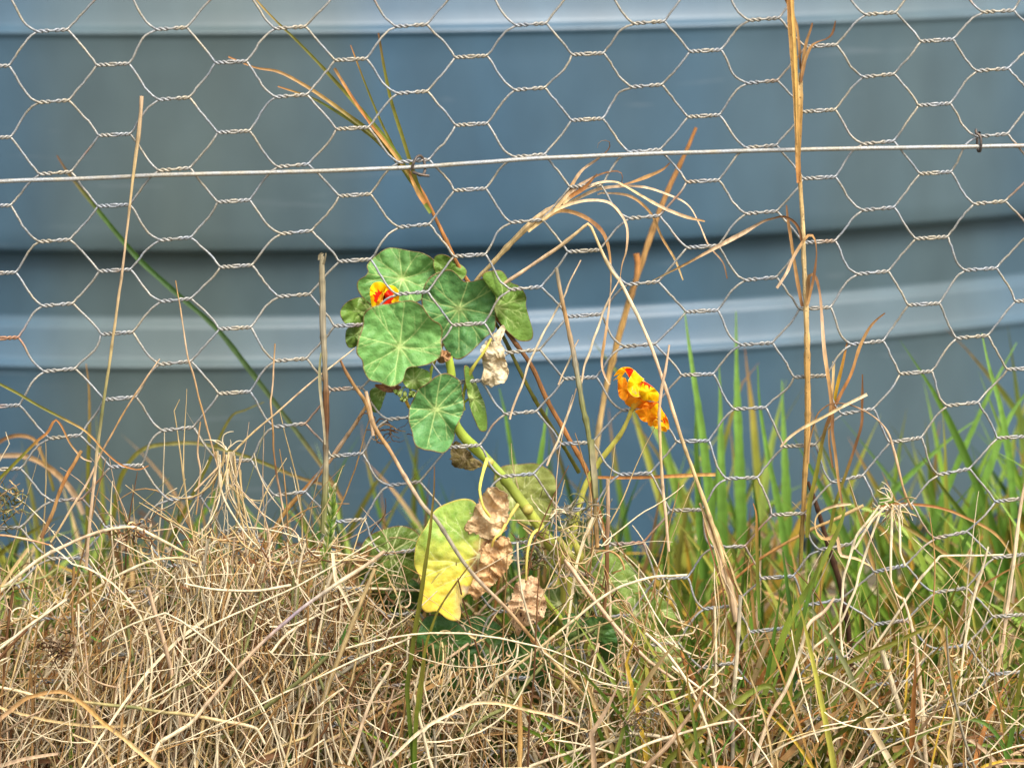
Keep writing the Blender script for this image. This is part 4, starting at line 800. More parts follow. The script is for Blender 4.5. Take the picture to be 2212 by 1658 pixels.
solo('olive_grass_shoot', 'olive blade bent over at a sharp orange fold at the left edge', 'grass blade', None, 'blade', [(-30,1060),(0,1032),(51,981),(80,952),(103,933),(114,912),(121,906),(130,915),(138,930),(150,955),(164,974),(180,990),(198,996)], [7,7,7,7,6,6,6,5,4,4,4,3], [OLIVE, OLIVE, OLIVE, ORANGE, ORANGE, TAN, PINK], -.01, mat=M_green)
solo('broken_stalk', 'short broken orange-brown stalk leaning right beside the thin upright cane', 'dry grass stalk', None, 'stem', [(175,973),(160,1000),(144,1028),(128,1065),(113,1107),(90,1160)], [8,9,8,8,9,9], [TAN, ORANGE*.85, TAN, BROWN*1.1], -.01)
solo('pink_stalk', 'pale pinkish stalk passing down in front of the orange side-on flower', 'dry grass stalk', None, 'stem', [(1445,745),(1438,790),(1428,840),(1424,880),(1424,930),(1427,990),(1432,1060),(1438,1120),(1444,1190)], [4,6,7,7,6,7,7,7,6], [PINK, PINK*.95, STRAW, PINK, PINK], -.018)
solo('orange_straw', 'flat orange straw lying level right of the upright stick', 'dry grass stalk', None, 'blade', [(1290,1030),(1340,1031),(1400,1030),(1460,1027),(1500,1025),(1545,1024)], [6,7,7,8,8,8], [ORANGE, ORANGE, GOLD], .01)
for lab, pts, wd in [('slender bare stem crossing in front of the upright stick toward the top right', [(1205,830),(1235,765),(1250,735)], 4),
                     ('slender pale stem rising right beside the withered hanging leaf', [(1100,905),(1130,820),(1165,735),(1190,690),(1222,630),(1252,562)], 5),
                     ('slender pale stem rising steeply left of the orange side-on flower', [(1250,840),(1270,770),(1296,690),(1310,655),(1340,600)], 5),
                     ('slender twisted stem hanging between the upright stick and the main stem', [(1180,1005),(1205,950),(1225,900),(1232,885),(1245,840)], 5)]:
    n_ = solo('slender_stalk', lab, 'thin stem', 'slender stems around the upright stick', 'stem', pts, [wd, wd, wd*.6], [PINK, PALE, PINK], -.008, wob=4)
s = Strands()
# foxtail grass
t = empty('foxtail_grass', P(622, 1658, -.03)); tag(t, 'green seed spike on a thin bending green stem in front of the dry grass', 'seed grass')
s = Strands(); piece(s, 'stem', [(715,1110),(706,1180),(701,1240),(697,1296),(683,1350),(667,1426),(650,1490),(639,1535),(630,1600),(622,1658),(618,1740)], [3,4,4,4,4,6,6,6,7,7], [S(170,180,80,.75), STRAW, S(90,130,70,.7), GREEN], -.03); s.build('stem', M_green, t)
s = Strands(); piece(s, 'blade', [(669,1432),(690,1422),(721,1402),(740,1375),(753,1342)], [6,7,9,7,2], [S(110,160,100,.7), GREEN], -.031); s.build('blade', M_green, t)
for i in range(70):
    f = i/70; x, y = 718-14*f+3*math.sin(f*5), 1062+185*f; sd = -1 if i % 2 else 1
    s = Strands(); k = 6*(1-abs(f-.5))+2
    piece(s, 'blade', [(x, y, -.03), (x+sd*k*rng.uniform(.6,1.1), y-rng.uniform(8, 14), -.03+rng.uniform(-.002,.002)), (x+sd*k*rng.uniform(1,1.9), y-rng.uniform(18, 26), -.03+rng.uniform(-.003,.003))], [3.5,4.5,.8], [GREEN*1.1, LIME if rng.random() < .6 else PALE], 0, n=6)
    s.build('spikelet', M_green, t)
# green blades low in the middle
plant('green_shoot', 'pair of olive green blades with brown tips crossing the yellowing leaf', 'grass blades', None, P(893, 1658, -.035), [
 ('blade', 'blade', [(938,1006),(937,1060),(932,1110),(927,1160),(918,1220),(908,1290),(896,1360),(886,1433),(879,1484),(882,1530),(888,1600),(892,1658),(893,1750)], [2,4,6,8,9,10,10,10,10,10,9,10,10], [BROWN, OLIVE*.9, OLIVE*.8, S(110,120,36,.7), S(96,118,36,.7), GREEN*.9], -.044, dict(mat=M_green)),
 ('blade', 'blade', [(1012,1222),(980,1265),(947,1316),(930,1360),(920,1392),(913,1433),(905,1490),(900,1535),(896,1600),(895,1655),(895,1750)], [2,4,5,6,7,8,10,10,10,10], [BROWN*.8, OLIVE, OLIVE, S(110,130,36,.7), GREEN*.9], -.046, dict(mat=M_green)),
 ('blade', 'blade', [(912,1378),(914,1400),(915,1440),(908,1500),(902,1560)], [3,7,8,9,8], [BROWN, OLIVE, GREEN*.9], -.042, dict(mat=M_green))])
# right-hand green blades
G_right = 'long green blades at the lower right'
for lab, pts, wd, cols, Y in [
 ('olive blade folded over sharply near its tip at the lower right', [(1694,1525),(1749,1477),(1790,1450),(1831,1429),(1885,1405),(1934,1385),(1980,1364),(2008,1352),(2024,1353),(2033,1363),(2046,1416),(2058,1470),(2064,1518),(2058,1560),(2050,1604),(2036,1658),(2020,1720)], [7,9,10,10,10,10,10,9,9,9,9,9,8,8,8,8], [GREEN, OLIVE, OLIVE*.9, OLIVE, TAN, OLIVE, OLIVE*.8, BROWN], -.032),
 ('grey-green blade turning to dry straw, crossing the folded olive blade', [(1752,1314),(1765,1335),(1790,1375),(1828,1440),(1845,1480),(1858,1511),(1876,1563),(1900,1604),(1930,1660),(1960,1730)], [7,9,10,11,11,11,13,14,14,14], [S(140,150,96,.7), S(150,156,100,.7), S(160,160,112,.75), STRAW, PALE, PALE], -.036),
 ('broad mottled arching blade left of the folded olive blade', [(1420,1670),(1455,1628),(1524,1569),(1560,1540),(1592,1515),(1620,1494),(1647,1481),(1662,1480),(1674,1494),(1684,1530)], [14,14,13,12,13,13,14,12,10,8], [LIME*.8, OLIVE, S(168,160,80,.75), LIME*.85, OLIVE], -.035),
 ('long low arching green blade at the bottom right corner', [(1870,1690),(1900,1658),(1934,1631),(1988,1587),(2020,1568),(2053,1556),(2080,1551),(2105,1553),(2128,1562),(2146,1578),(2162,1602),(2173,1631),(2180,1670)], [8,8,9,10,10,10,10,9,9,9,9,8], [OLIVE, LIME*.8, S(150,160,80,.75), GREEN, GREEN*.9], -.036),
 ('broad upright green blade rising behind the folded olive blade', [(1691,1540),(1698,1480),(1708,1433),(1718,1390),(1729,1347),(1742,1300),(1756,1255),(1768,1220),(1777,1187)], [12,14,15,15,13,10,8,6,2], [S(110,136,48,.72), OLIVE*.9, GREEN*.9, OLIVE*.9], -.024),
 ('broad yellow-green blade leaning right from the lower right clump', [(1650,1500),(1672,1430),(1694,1364),(1718,1312),(1746,1269),(1772,1220),(1797,1170),(1815,1130),(1824,1098)], [13,15,16,16,14,13,12,10,6], [LIME*.85, S(150,170,60,.75), LIME*.9, S(150,160,60,.75)], -.02),
 ('upright green blade at the far right bottom edge', [(2166,1700),(2172,1650),(2183,1587),(2196,1510),(2209,1430),(2216,1370)], [11,12,12,11,9,6], [GREEN, GREEN, OLIVE, GREEN], -.03),
 ('slim dark green blade beside the pale cut cane', [(1720,1520),(1716,1440),(1712,1360),(1700,1270),(1690,1190)], [10,12,11,9,4], [DGREEN, DGREEN, GREEN], -.006),
 ('yellow-tipped thin blade rising above the netting left of the golden stalk foot', [(1640,1340),(1636,1250),(1634,1170),(1633,1110),(1626,1086)], [7,8,8,7,2], [GREEN, OLIVE, ORANGE], -.006)]:
    solo('green_grass_shoot', lab, 'grass blade', G_right, 'blade', pts, wd, cols, Y, M_green)
G_cane = 'pale dry canes in the lower right grass'
for lab, pts, wd, cols, Y in [
 ('pale cut cane standing upright near the yellow-green leaves', [(1599,1284),(1596,1340),(1592,1399),(1588,1450),(1583,1518),(1582,1590),(1582,1700)], [9,9,10,9,9,10], [GREY, PALE*.9, GREY, GREY*.9], -.02),
 ('pale cane leaning slightly right of the folded olive blade', [(1950,1290),(1961,1323),(1975,1385),(1984,1450),(1992,1535),(1999,1640),(2004,1720)], [5,8,9,10,10,9], [PALE, PINK*1.05, PALE, PINK], -.028),
 ('pale cane rising at the right edge above the far corner', [(2215,1040),(2204,1091),(2187,1228),(2175,1310),(2166,1381),(2152,1467),(2140,1560)], [7,8,8,9,9,8], [PINK, PALE, PINK, STRAW], .0),
 ('thin straight orange cane slanting up across the green blades', [(1400,1402),(1455,1368),(1540,1292),(1626,1217),(1690,1176),(1753,1142),(1810,1118),(1865,1091)], [5,6,7,6,7,7,8], [ORANGE, GOLD, ORANGE, GOLD, STRAW], .02),
 ('orange-brown spear-shaped dry blade at the foot of the yellow-green leaves', [(1470,1400),(1478,1425),(1500,1467),(1514,1500),(1524,1530),(1534,1570)], [5,14,19,18,14,6], [ORANGE, ORANGE, TAN, ORANGE], -.004),
 ('dark brown stem slanting down behind the netting at the right', [(1745,1040),(1763,1091),(1783,1159),(1800,1215),(1814,1262),(1827,1330),(1834,1381),(1836,1450),(1834,1560)], [8,10,12,12,12,13,14,14], DARK*1.3, .06),
 ('angular pale straw with a sharp kink crossing the green blades at the right', [(1870,1420),(1923,1346),(1978,1262),(2005,1230),(2028,1203),(2034,1200),(2104,1199),(2166,1197)], [5,6,6,6,6,5,5,4], PALE, -.014),
 ('long pale straw dropping steeply right of the withered root tuft', [(2134,1180),(2128,1205),(2105,1282),(2091,1345),(2081,1399),(2074,1470),(2066,1545)], [4,6,6,6,6,6], PALE, -.016),
 ('thick tan cane stub standing in the bottom middle', [(1124,1500),(1122,1540),(1123,1600),(1122,1658),(1122,1730)], [9,13,13,14], [TAN, GOLD, STRAW], -.036),
 ('brown upright cane with a cut top below the orange side-on flower', [(1312,1034),(1313,1100),(1311,1180),(1311,1255),(1306,1310),(1300,1380)], [8,9,9,8,8], [PINK*.75, BROWN*1.2, BROWN*1.3], -.012),
 ('very thin dark upright cane left of the withered holed leaf', [(1165,1230),(1160,1300),(1156,1400),(1152,1470),(1143,1560),(1140,1660)], [2,4,4,5,5], [BROWN, DARK*1.5], -.04)]:
    solo('dry_cane', lab, 'cane', G_cane, 'stem', pts, wd, cols, Y)
G_diag = 'long straws lying across the tangle'
for lab, pts, wd, cols, Y in [
 ('pale straw arching up from the left edge above the tangle', [(-40,1310),(0,1275),(40,1242),(85,1207),(130,1183),(171,1163),(205,1150),(239,1142),(265,1138),(291,1139),(315,1148),(335,1159),(376,1180),(427,1207)], [9,9,8,8,8,7,7,7,7,7,6,5], [PALE, PALE, PINK, PALE, STRAW], -.03),
 ('pale arching straw below the longest arched one at the left', [(160,1305),(200,1275),(250,1245),(295,1222),(340,1208),(380,1204),(410,1208),(430,1215)], [5,7,7,6,5,5], [STRAW, PALE, STRAW], -.032),
 ('longest pinkish straw rising diagonally across the left half of the tangle', [(318,1670),(328,1640),(345,1604),(378,1582),(415,1559),(450,1515),(483,1477),(530,1425),(576,1378),(625,1335),(678,1293),(730,1258),(784,1224),(830,1190)], [8,9,10,9,9,8,8,8,8,8,9,9,8], [PALE, PALE, PINK, PINK, S(190,170,180,.8), PALE, PINK], -.046),
 ('level pale straw crossing the lower left, snapped at its right end', [(-30,1478),(0,1484),(40,1492),(103,1508),(190,1516),(273,1525),(340,1535),(410,1542),(480,1556),(547,1569),(560,1582),(571,1604)], [7,7,8,7,8,8,8,8,8,6], [PALE, STRAW, MOSS, STRAW, PALE], -.044),
 ('tan flat straw bent like a roof at the bottom left', [(-30,1580),(0,1552),(51,1511),(80,1500),(103,1494),(130,1492),(147,1496),(165,1508),(191,1528),(225,1560),(260,1587),(300,1620),(340,1655),(370,1690)], [9,10,10,9,9,9,10,10,10,10,10,11,12], [PINK, TAN, TAN, GOLD, STRAW, GOLD], -.05),
 ('pale ribbon-like straw curving over the bottom middle', [(840,1640),(896,1587),(930,1562),(968,1542),(1000,1525),(1029,1517),(1065,1516),(1105,1523),(1150,1535),(1190,1542),(1252,1566)], [7,8,8,7,7,7,7,7,7,6], [PALE, PALE, STRAW, PINK], -.048),
 ('thin pale straw rising right through the middle toward the netting', [(1000,1530),(1036,1501),(1100,1448),(1173,1392),(1240,1336),(1310,1282),(1362,1258),(1416,1245),(1484,1241)], [6,7,6,6,6,6,6,5], [PALE, STRAW, PALE, PALE], -.036),
 ('pale straw rising from the bottom edge toward the lower right clump', [(1255,1690),(1310,1650),(1400,1605),(1480,1580),(1560,1560),(1640,1545)], [6,7,7,6,5], [PALE, PALE, PINK], -.05),
 ('pale curved straw at the bottom between the two olive shoots and the tan stick', [(752,1650),(770,1600),(790,1540),(812,1490),(838,1450),(842,1430),(825,1440),(810,1470)], [9,9,8,8,8,7,6,4], [PALE, PINK, PALE, TAN], -.05),
 ('tan straw leaning right near the bottom right middle', [(1360,1700),(1400,1650),(1440,1610),(1470,1570),(1500,1530),(1520,1480)], [13,12,11,9,7], [TAN*.8, PINK*.8, TAN*.8], -.05),
 ('long pale bent straw falling from the withered root tuft to the bottom', [(1620,1690),(1640,1610),(1662,1545),(1690,1500),(1712,1450),(1730,1400),(1745,1350),(1780,1320),(1802,1290)], [9,9,9,8,9,8,8,10,5], [PALE, PINK, PALE, PINK], -.045)]:
    solo('long_straw', lab, 'dry grass stalk', G_diag, 'stem' if 'ribbon' not in lab and 'flat' not in lab else 'blade', pts, wd, cols, Y, wob=1.5)

# ------------------------------------------------------------------ the mass of dry grass, its fibres and litter
TOP = np.array([(-700,1240),(0,1220),(200,1225),(330,1215),(450,1150),(560,1160),(700,1180),(850,1210),(1000,1230),(1150,1180),(1300,1170),(1450,1290),(1600,1400),(1750,1410),(1900,1360),(2050,1370),(2211,1370),(2900,1340)], float)
def top(x): return np.interp(x, TOP[:, 0], TOP[:, 1])
PAL = [PALE, PALE*.95, STRAW, STRAW*.9, PINK, PINK*.88, TAN, TAN*.8, GREY*.95, MOSS, BROWN*1.15, BROWN*.8]
PW = np.array([4, 3, 4, 3, 2.4, 1.6, 2.4, 2, 1.6, 1.2, 1.2, .8]); PW /= PW.sum()
DPAL = [TAN*.75, BROWN*1.1, BROWN*.8, DARK*1.3, STRAW*.8, GOLD*.7, OLIVE, LIME*.8, GREEN*.9, ORANGE*.7]
def thin(x, y):                              # share of the front stems kept: the tangle opens on the leaves and on the right
    if x > 1240 and y < 1480: return .24
    if ((x-1040)/250)**2+((y-1430)/140)**2 < 1: return .25
    if x > 1240: return .42
    if x < 420 and y < 1430: return .5
    if x > 740: return .7
    return 1.0
def pick(): return PAL[rng.choice(len(PAL), p=PW)]
def wander(x, y, a, L, n, curl, drift=0.0):
    """random walk in the plane of the netting (photograph units); curl = turn per step, drift = pull of the turn rate"""
    k = rng.normal(0, curl*.7)
    aa = a+np.cumsum(k+rng.normal(0, curl*.8, n))+drift*np.linspace(0, 1, n)
    if rng.random() < .28 and n > 3: aa[rng.integers(1, n):] += rng.choice((-1, 1))*rng.uniform(.2, .9)
    return x+np.concatenate(([0], np.cumsum(np.cos(aa)*L/n))), y-np.concatenate(([0], np.cumsum(np.sin(aa)*L/n)))
def put(S_, x, y, Y, w, col, kind, taper=.4, tip=None):
    n = len(x); p = PV(x, y, Y); p[:, 2] = np.maximum(p[:, 2], -.01)
    t = np.linspace(0, 1, n); r = w*.5*MM(float(np.mean(Y)))*(1-taper*t**2)
    c = lerpcols([col, col*rng.uniform(.8, 1.15), (tip if tip is not None else col)], n)
    if kind == 's': S_.add(p, r, c, 4, .85)
    else: S_.blade(p, r, c, rng.uniform(.1, .6), rng.uniform(-1.2, 1.2)+rng.normal(0, .8)*t)

dry = Strands(); back = Strands()
# upright dry stems
for i in range(1150):
    x0 = rng.uniform(-420, 2650); Y0 = rng.uniform(-.04, .10); tp = top(x0)
    if x0 > 1480 and rng.random() < .35: continue
    y0 = 1870+Y0*900; H = (y0-tp)*rng.beta(3, 2.2)*1.12
    a = math.pi/2+rng.normal(-.08 if x0 < 1100 else .05, .26); n = 10
    x, y = wander(x0, y0, a, H, n, .055)
    if Y0 < .04 and rng.random() > thin(x0, y0-H*.6): continue
    S_ = dry if Y0 < .03 else back
    col = pick() if Y0 < .02 else DPAL[rng.integers(len(DPAL))]*1.25
    put(S_, x, y, np.linspace(Y0, Y0+rng.normal(0, .018), n+1), rng.choice([2.6, 4, 5.5, 7, 10, 14], p=[.28, .28, .2, .13, .08, .03]), col, 's' if rng.random() < .7 else 'b')
# laid and leaning straws
for i in range(1250):
    x0 = rng.uniform(-450, 2650); f = rng.random()**.72; y0 = top(x0)+25+f*(1880-top(x0))
    if x0 > 1480 and y0 < 1420 and rng.random() < .5: continue
    left = x0 < 1150
    a = rng.normal((.62 if rng.random() < .75 else 2.3) if left else (.9 if rng.random() < .5 else 2.2), .38)+(math.pi if rng.random() < .5 else 0)
    L = rng.uniform(110, 560); Y0 = rng.uniform(-.038, .03)
    x, y = wander(x0-math.cos(a)*L/2, y0+math.sin(a)*L/2, a, L, 10, .05, rng.normal(0, .4))
    if y.min() < top(x0)-70 or rng.random() > thin(x0, y0): continue
    put(dry, x, y, np.linspace(Y0, Y0+rng.normal(0, .02), 11), rng.choice([2.6, 4, 5.5, 7, 10, 13], p=[.26, .28, .2, .14, .08, .04]), pick(), 's' if rng.random() < .6 else 'b')
# deeper, darker layer that closes the gaps
for i in range(1500):
    x0 = rng.uniform(-500, 2700); y0 = rng.uniform(1320 if x0 < 880 else 1470 if x0 < 1240 else 1580, 1980)
    a = rng.uniform(0, 6.28) if rng.random() < .35 else math.pi/2+rng.normal(0, .5); L = rng.uniform(90, 330); Y0 = rng.uniform(.0 if x0 < 850 else .045, .10)
    x, y = wander(x0, y0, a, L, 7, .09)
    if y.min() < top(x0)-10: continue
    put(back, x, y, np.full(8, Y0), rng.choice([4, 6, 8, 11], p=[.35, .35, .2, .1]), DPAL[rng.integers(len(DPAL))]*rng.uniform(.6, 1.25), 's' if rng.random() < .5 else 'b')
tag(back.build('matted_dry_grass', M_straw, origin=(0, 0, 0)), 'darker matted dry grass lying behind the pale stems', 'dry grass', kind='stuff')

# a strong grain of upright and down-right stalks in the left half
for i in range(130):
    x0 = rng.normal(500, 230) if rng.random() < .7 else rng.uniform(-300, 1100); y0 = rng.uniform(top(x0)-10, 1500)
    L = rng.uniform(180, 520); a = -math.pi/2+rng.normal(-.12, .16)
    x, y = wander(x0, y0, a, L, 12, .035)
    if rng.random() > thin(x0, y0+L*.4): continue
    put(dry, x, y, np.linspace(-.036, rng.uniform(-.045, -.01), 13), rng.choice([3, 4.5, 6, 8], p=[.3, .35, .25, .1]), pick(), 's' if rng.random() < .6 else 'b')
# long pale loose straws on top of everything
for i in range(190):
    x0 = rng.uniform(-300, 2450); y0 = rng.uniform(top(x0)+40, 1720); L = rng.uniform(220, 620)
    a = (rng.normal(.7, .3) if rng.random() < .6 else rng.normal(1.45, .35) if rng.random() < .6 else rng.normal(2.4, .3)) + (math.pi if rng.random() < .5 else 0)
    x, y = wander(x0-math.cos(a)*L/2, y0+math.sin(a)*L/2, a, L, 16, .045, rng.normal(0, .8))
    if y.min() < top(x0)-60 or (rng.random() > thin(x0, y0)) or (900 < x.mean() < 1180 and y.min() < 1330): continue
    put(dry, x, y, np.linspace(-.042, -.042+rng.normal(0, .012), 17), rng.choice([2.5, 3.5, 5, 7], p=[.3, .35, .25, .1]), PALE*rng.uniform(.85, 1.03), 's' if rng.random() < .7 else 'b')
fib = Strands()
CL = [(440,1230,170,120,3.2),(470,1330,150,130,2.5),(200,1440,200,110,2.2),(560,1430,130,130,2.2),(330,1560,260,80,1.6),(760,1460,160,120,1.6),(980,1480,150,110,2.0),(1060,1400,110,130,1.6),(1390,1320,150,110,1.3),
      (700,1200,140,70,1.2),(1270,1180,80,60,1.0),(1480,1540,220,80,1.4),(1900,1520,260,70,1.3),(1800,1600,300,50,1.2),(2080,1440,150,90,.9),(1250,1560,200,70,1.3),(60,1560,150,90,1.3),(-200,1500,200,120,1.3),(2450,1500,200,110,1.3),(150,1250,150,80,.9)]
cw = np.array([c[4] for c in CL]); cw /= cw.sum()
for i in range(5200):
    c = CL[rng.choice(len(CL), p=cw)]
    x0, y0 = rng.normal(c[0], c[2]), rng.normal(c[1]-60, c[3])
    if y0 < top(x0)-20 or y0 > 1800: continue
    if x0 > 880 and x0 < 1200 and y0 < 1360 and y0 > 1050: continue
    if rng.random() > thin(x0, y0): continue
    a = -math.pi/2+rng.normal(0, .42) if rng.random() < .76 else rng.uniform(0, 6.28)
    L = rng.uniform(50, 270); n = 11; Y0 = rng.uniform(-.038, .02)
    x, y = wander(x0, y0, a, L, n, rng.choice([.06, .12, .24], p=[.42, .4, .18]))
    put(fib, x, y, Y0+.006*np.sin(np.linspace(0, 1, n+1)*rng.uniform(0, 6)+rng.uniform(0, 6)), rng.uniform(1.5, 3.9), pick()*rng.uniform(.85, 1.12), 's', .5)
# curls
for i in range(240):
    c = CL[rng.choice(len(CL), p=cw)]; x0, y0 = rng.normal(c[0], c[2]), rng.normal(c[1], c[3])
    if y0 < top(x0): continue
    if x0 > 880 and x0 < 1200 and y0 < 1360: continue
    n = 16; L = rng.uniform(60, 170); x, y = wander(x0, y0, rng.uniform(0, 6.28), L, n, .08, rng.choice((-1, 1))*rng.uniform(2.5, 6))
    put(fib, x, y, rng.uniform(-.038, .0)+np.linspace(0, .01, n+1), rng.uniform(2, 5), pick(), 'b' if rng.random() < .5 else 's', .7)
tag(fib.build('dry_fibres', M_straw, origin=(0, 0, 0)), 'fine curly withered fibres hanging through the dry grass', 'dry grass', kind='stuff')

O0 = (0, 0, 0)
tag(dry.build('dry_grass', M_straw, origin=O0), 'tangled pale dry grass stems filling the foot of the netting', 'dry grass', kind='stuff')
lit = Strands()
for i in range(2400):                      # litter on the ground: short pieces in every direction
    X0, Y0 = rng.uniform(-.62, .62), rng.uniform(-.35, .48); a = rng.uniform(0, 6.28); L = rng.uniform(.01, .07)
    t = np.linspace(0, 1, 5); z = rng.uniform(.0, .02)+(.05*rng.random()**3 if Y0 > -.08 else -.008)
    p = np.stack((X0+np.cos(a)*L*t, Y0+np.sin(a)*L*t, z+rng.uniform(-.012, .012)*t+.003*np.sin(t*3)), 1)
    lit.blade(p, rng.uniform(.0006, .0022), (DPAL+PAL)[rng.integers(len(DPAL)+len(PAL))]*.9, .3, rng.uniform(-1, 1))
for i in range(2200):                      # small dark chaff caught in the tangle
    x0 = rng.uniform(-300, 2500); y0 = rng.uniform(top(x0)+30, 1750)
    if 880 < x0 < 1200 and y0 < 1360: continue
    n = 4; x, y = wander(x0, y0, rng.uniform(0, 6.28), rng.uniform(10, 34), n, .5)
    put(lit, x, y, np.full(n+1, rng.uniform(-.035, .02)), rng.uniform(2, 7), (DPAL[rng.integers(len(DPAL))] if rng.random() < .65 else pick()), 'b', .6)
tag(lit.build('grass_litter', M_straw, origin=O0), 'crumbled brown grass litter lying on the ground and caught in the tangle', 'plant litter', kind='stuff')

# ------------------------------------------------------------------ withered tufts hanging on the netting
def tuft(label, x0, y0, n, L0, L1, spread, Y, w0=2, w1=5, tails=0, jx=7):
    s = Strands()
    for i in range(n):
        a = -math.pi/2+rng.normal(0, spread)*(1 if rng.random() < .6 else .35); L = rng.uniform(L0, L1)*rng.uniform(.6, 1); k = 16
        x, y = wander(x0+rng.normal(0, jx), y0+abs(rng.normal(0, 12+jx*.8)), a, L, k, .075, -(a+math.pi/2)*rng.uniform(-.2, .6))
        put(s, x, y, Y+np.linspace(0, rng.normal(0, .012), k+1), rng.uniform(w0, w1), (PALE if rng.random() < .6 else STRAW)*rng.uniform(.85, 1.08), 's', .6)
    for i in range(tails):
        a = math.pi/2+rng.normal(0, .8); x, y = wander(x0, y0, a, rng.uniform(20, 60), 8, .2)
        put(s, x, y, np.full(9, Y), rng.uniform(2, 4), PALE, 's', .6)
    return tag(s.build('withered_tuft', M_straw), label, 'withered tuft', 'pale withered tufts caught on the netting')
tuft('tall pale root-like tuft tied in a knot on the netting at the left', 490, 972, 22, 90, 380, .12, -.012, 2, 5.5, 5, 17)
tuft('small pale hanging tuft with long kinked strands at the right', 1925, 1080, 24, 20, 90, .8, -.012, 2, 4, 6, 11)
tuft('matted pale tuft below the root-like one, spreading to the left', 452, 1195, 40, 90, 330, .25, -.030, 2, 5, 6, 42)
tuft('loose pale tuft hanging low under the withered holed leaf', 1030, 1370, 34, 110, 300, .16, -.028, 2, 6, 0, 75)
for i_, pts in enumerate([[(1900,1090),(1870,1130),(1848,1160),(1830,1220),(1821,1251),(1818,1300),(1814,1330),(1816,1380),(1820,1425)], [(1905,1095),(1885,1150),(1869,1193),(1855,1240),(1848,1268),(1830,1310),(1814,1344),(1785,1375),(1756,1399),(1740,1420),(1729,1433)],
            [(1926,1100),(1924,1180),(1923,1245),(1928,1270),(1934,1282),(1948,1292)], [(1940,1100),(1943,1150),(1944,1193),(1950,1208),(1954,1221)], [(1915,1092),(1885,1120),(1866,1150),(1845,1185)]]):
    solo('tuft_strand', ['longest pale strand, hanging down left from the small right-hand tuft', 'long pale strand crossing the longest one below the small right-hand tuft', 'pale strand hanging straight down from the small right-hand tuft, hooked at its end', 'short pale strand hanging at the right side of the small right-hand tuft', 'short pale strand on the left shoulder of the small right-hand tuft'][i_], 'dry strand', 'kinked strands under the right-hand tuft', 'stem', pts, [5, 6, 6, 5, 6], [PALE, PALE*1.05, PALE], -.016)
# mossy sprigs at the left edge and brown crumpled knots
def knot(name, label, x0, y0, sx, sy, n, cols, Y, w=(2, 4)):
    s = Strands()
    for i in range(n):
        k = 12; x, y = wander(x0+rng.normal(0, sx*.5), y0+rng.normal(0, sy*.5), rng.uniform(0, 6.28), rng.uniform(.6, 1.6)*max(sx, sy), k, .35)
        put(s, x, y, Y+rng.normal(0, .004)+.003*np.sin(np.arange(k+1)), rng.uniform(*w), cols[rng.integers(len(cols))], 'b' if rng.random() < .5 else 's', .5)
    return tag(s.build(name, M_straw), label, 'plant sprig', 'crumpled sprigs caught in the tangle')
knot('mossy_sprig', 'mossy yellow-grey sprig curling at the left edge', 20, 1090, 26, 40, 34, [MOSS, S(120,114,60,.75), STRAW*.8], -.014)
knot('crumpled_sprig', 'dark brown crumpled sprig low at the left', 120, 1400, 34, 26, 46, [BROWN*.8, DARK*1.4, PINK*.6], -.05)
knot('crumpled_sprig', 'greyish crumpled sprig near the bottom right middle', 1370, 1555, 30, 30, 46, [GREY*.9, PINK*.8, BROWN], -.05)
knot('crumpled_sprig', 'brown wiry knot behind the lowest round leaf', 830, 930, 46, 18, 15, [BROWN*1.3, TAN, TAN*.8], .01, (2, 4))
knot('crumpled_sprig', 'grey-brown wiry knot beside the thick yellow leaf stalk', 1150, 1190, 26, 40, 40, [GREY*.8, BROWN, MOSS], -.006, (2, 4))
knot('crumpled_sprig', 'pale fibrous knot right of the stem under the orange flower', 1235, 1110, 60, 22, 40, [PALE, GREY, MOSS], -.012, (2, 4))
knot('crumpled_sprig', 'brown dry wisp above the tangle at the upper left', 285, 1150, 50, 24, 34, [PINK*.8, STRAW, BROWN], -.024, (2, 5))

# loose slender stems standing out of the tangle
s = Strands()
for i in range(150):
    x0 = rng.uniform(-350, 2550); tp = top(x0); a = math.pi/2+rng.normal(0, .28); L = rng.uniform(150, 420)
    x, y = wander(x0, tp+rng.uniform(40, 160), a, L, 14, .05)
    if 780 < x.mean() < 1120 and y.min() < 1080: continue
    put(s, x, y, np.full(15, rng.uniform(-.02, .03)), rng.uniform(2, 4.5), pick(), 's', .6)
tag(s.build('loose_stems', M_straw, origin=O0), 'scattered slender dry stems standing out of the tangle', 'dry grass', kind='stuff')

# ------------------------------------------------------------------ green grass behind the netting
def ggrass(n, xr, Yr, hfun, wr, cols, lean, S_, bend=.35):
    for i in range(n):
        Y0 = rng.uniform(*Yr); x0 = rng.uniform(*xr); yb = -490+(CAM_Z)/MM(0)*(1.6/(1.6+Y0))*.99
        xb = x0; H = max(60, hfun(x0)*rng.beta(3, 2)*1.15+ (yb-1500)*.0); k = 13
        a = math.pi/2+rng.normal(lean, .2); x, y = wander(xb, yb, a, H, k, .02, rng.normal(0, bend))
        c = cols[rng.integers(len(cols))]*rng.uniform(.85, 1.15); t = np.linspace(0, 1, k+1)
        wd = rng.uniform(*wr)*(np.clip(1.25-t, 0, 1)**.6)*np.clip((1-t)*4, .05, 1)
        p = PV(x, y, np.linspace(Y0, Y0+rng.normal(0, .03), k+1)); p[:, 2] = np.maximum(p[:, 2], -.01)
        p[:, 1] = np.minimum(p[:, 1], TY0-.02)
        tipc = c if rng.random() < .6 else (ORANGE if rng.random() < .4 else OLIVE)
        S_.blade(p, wd*.5*MM(Y0), lerpcols([c*.9, c, c, tipc], k+1), rng.uniform(.15, .5), rng.uniform(-.9, .9)+rng.normal(0, .5)*t)
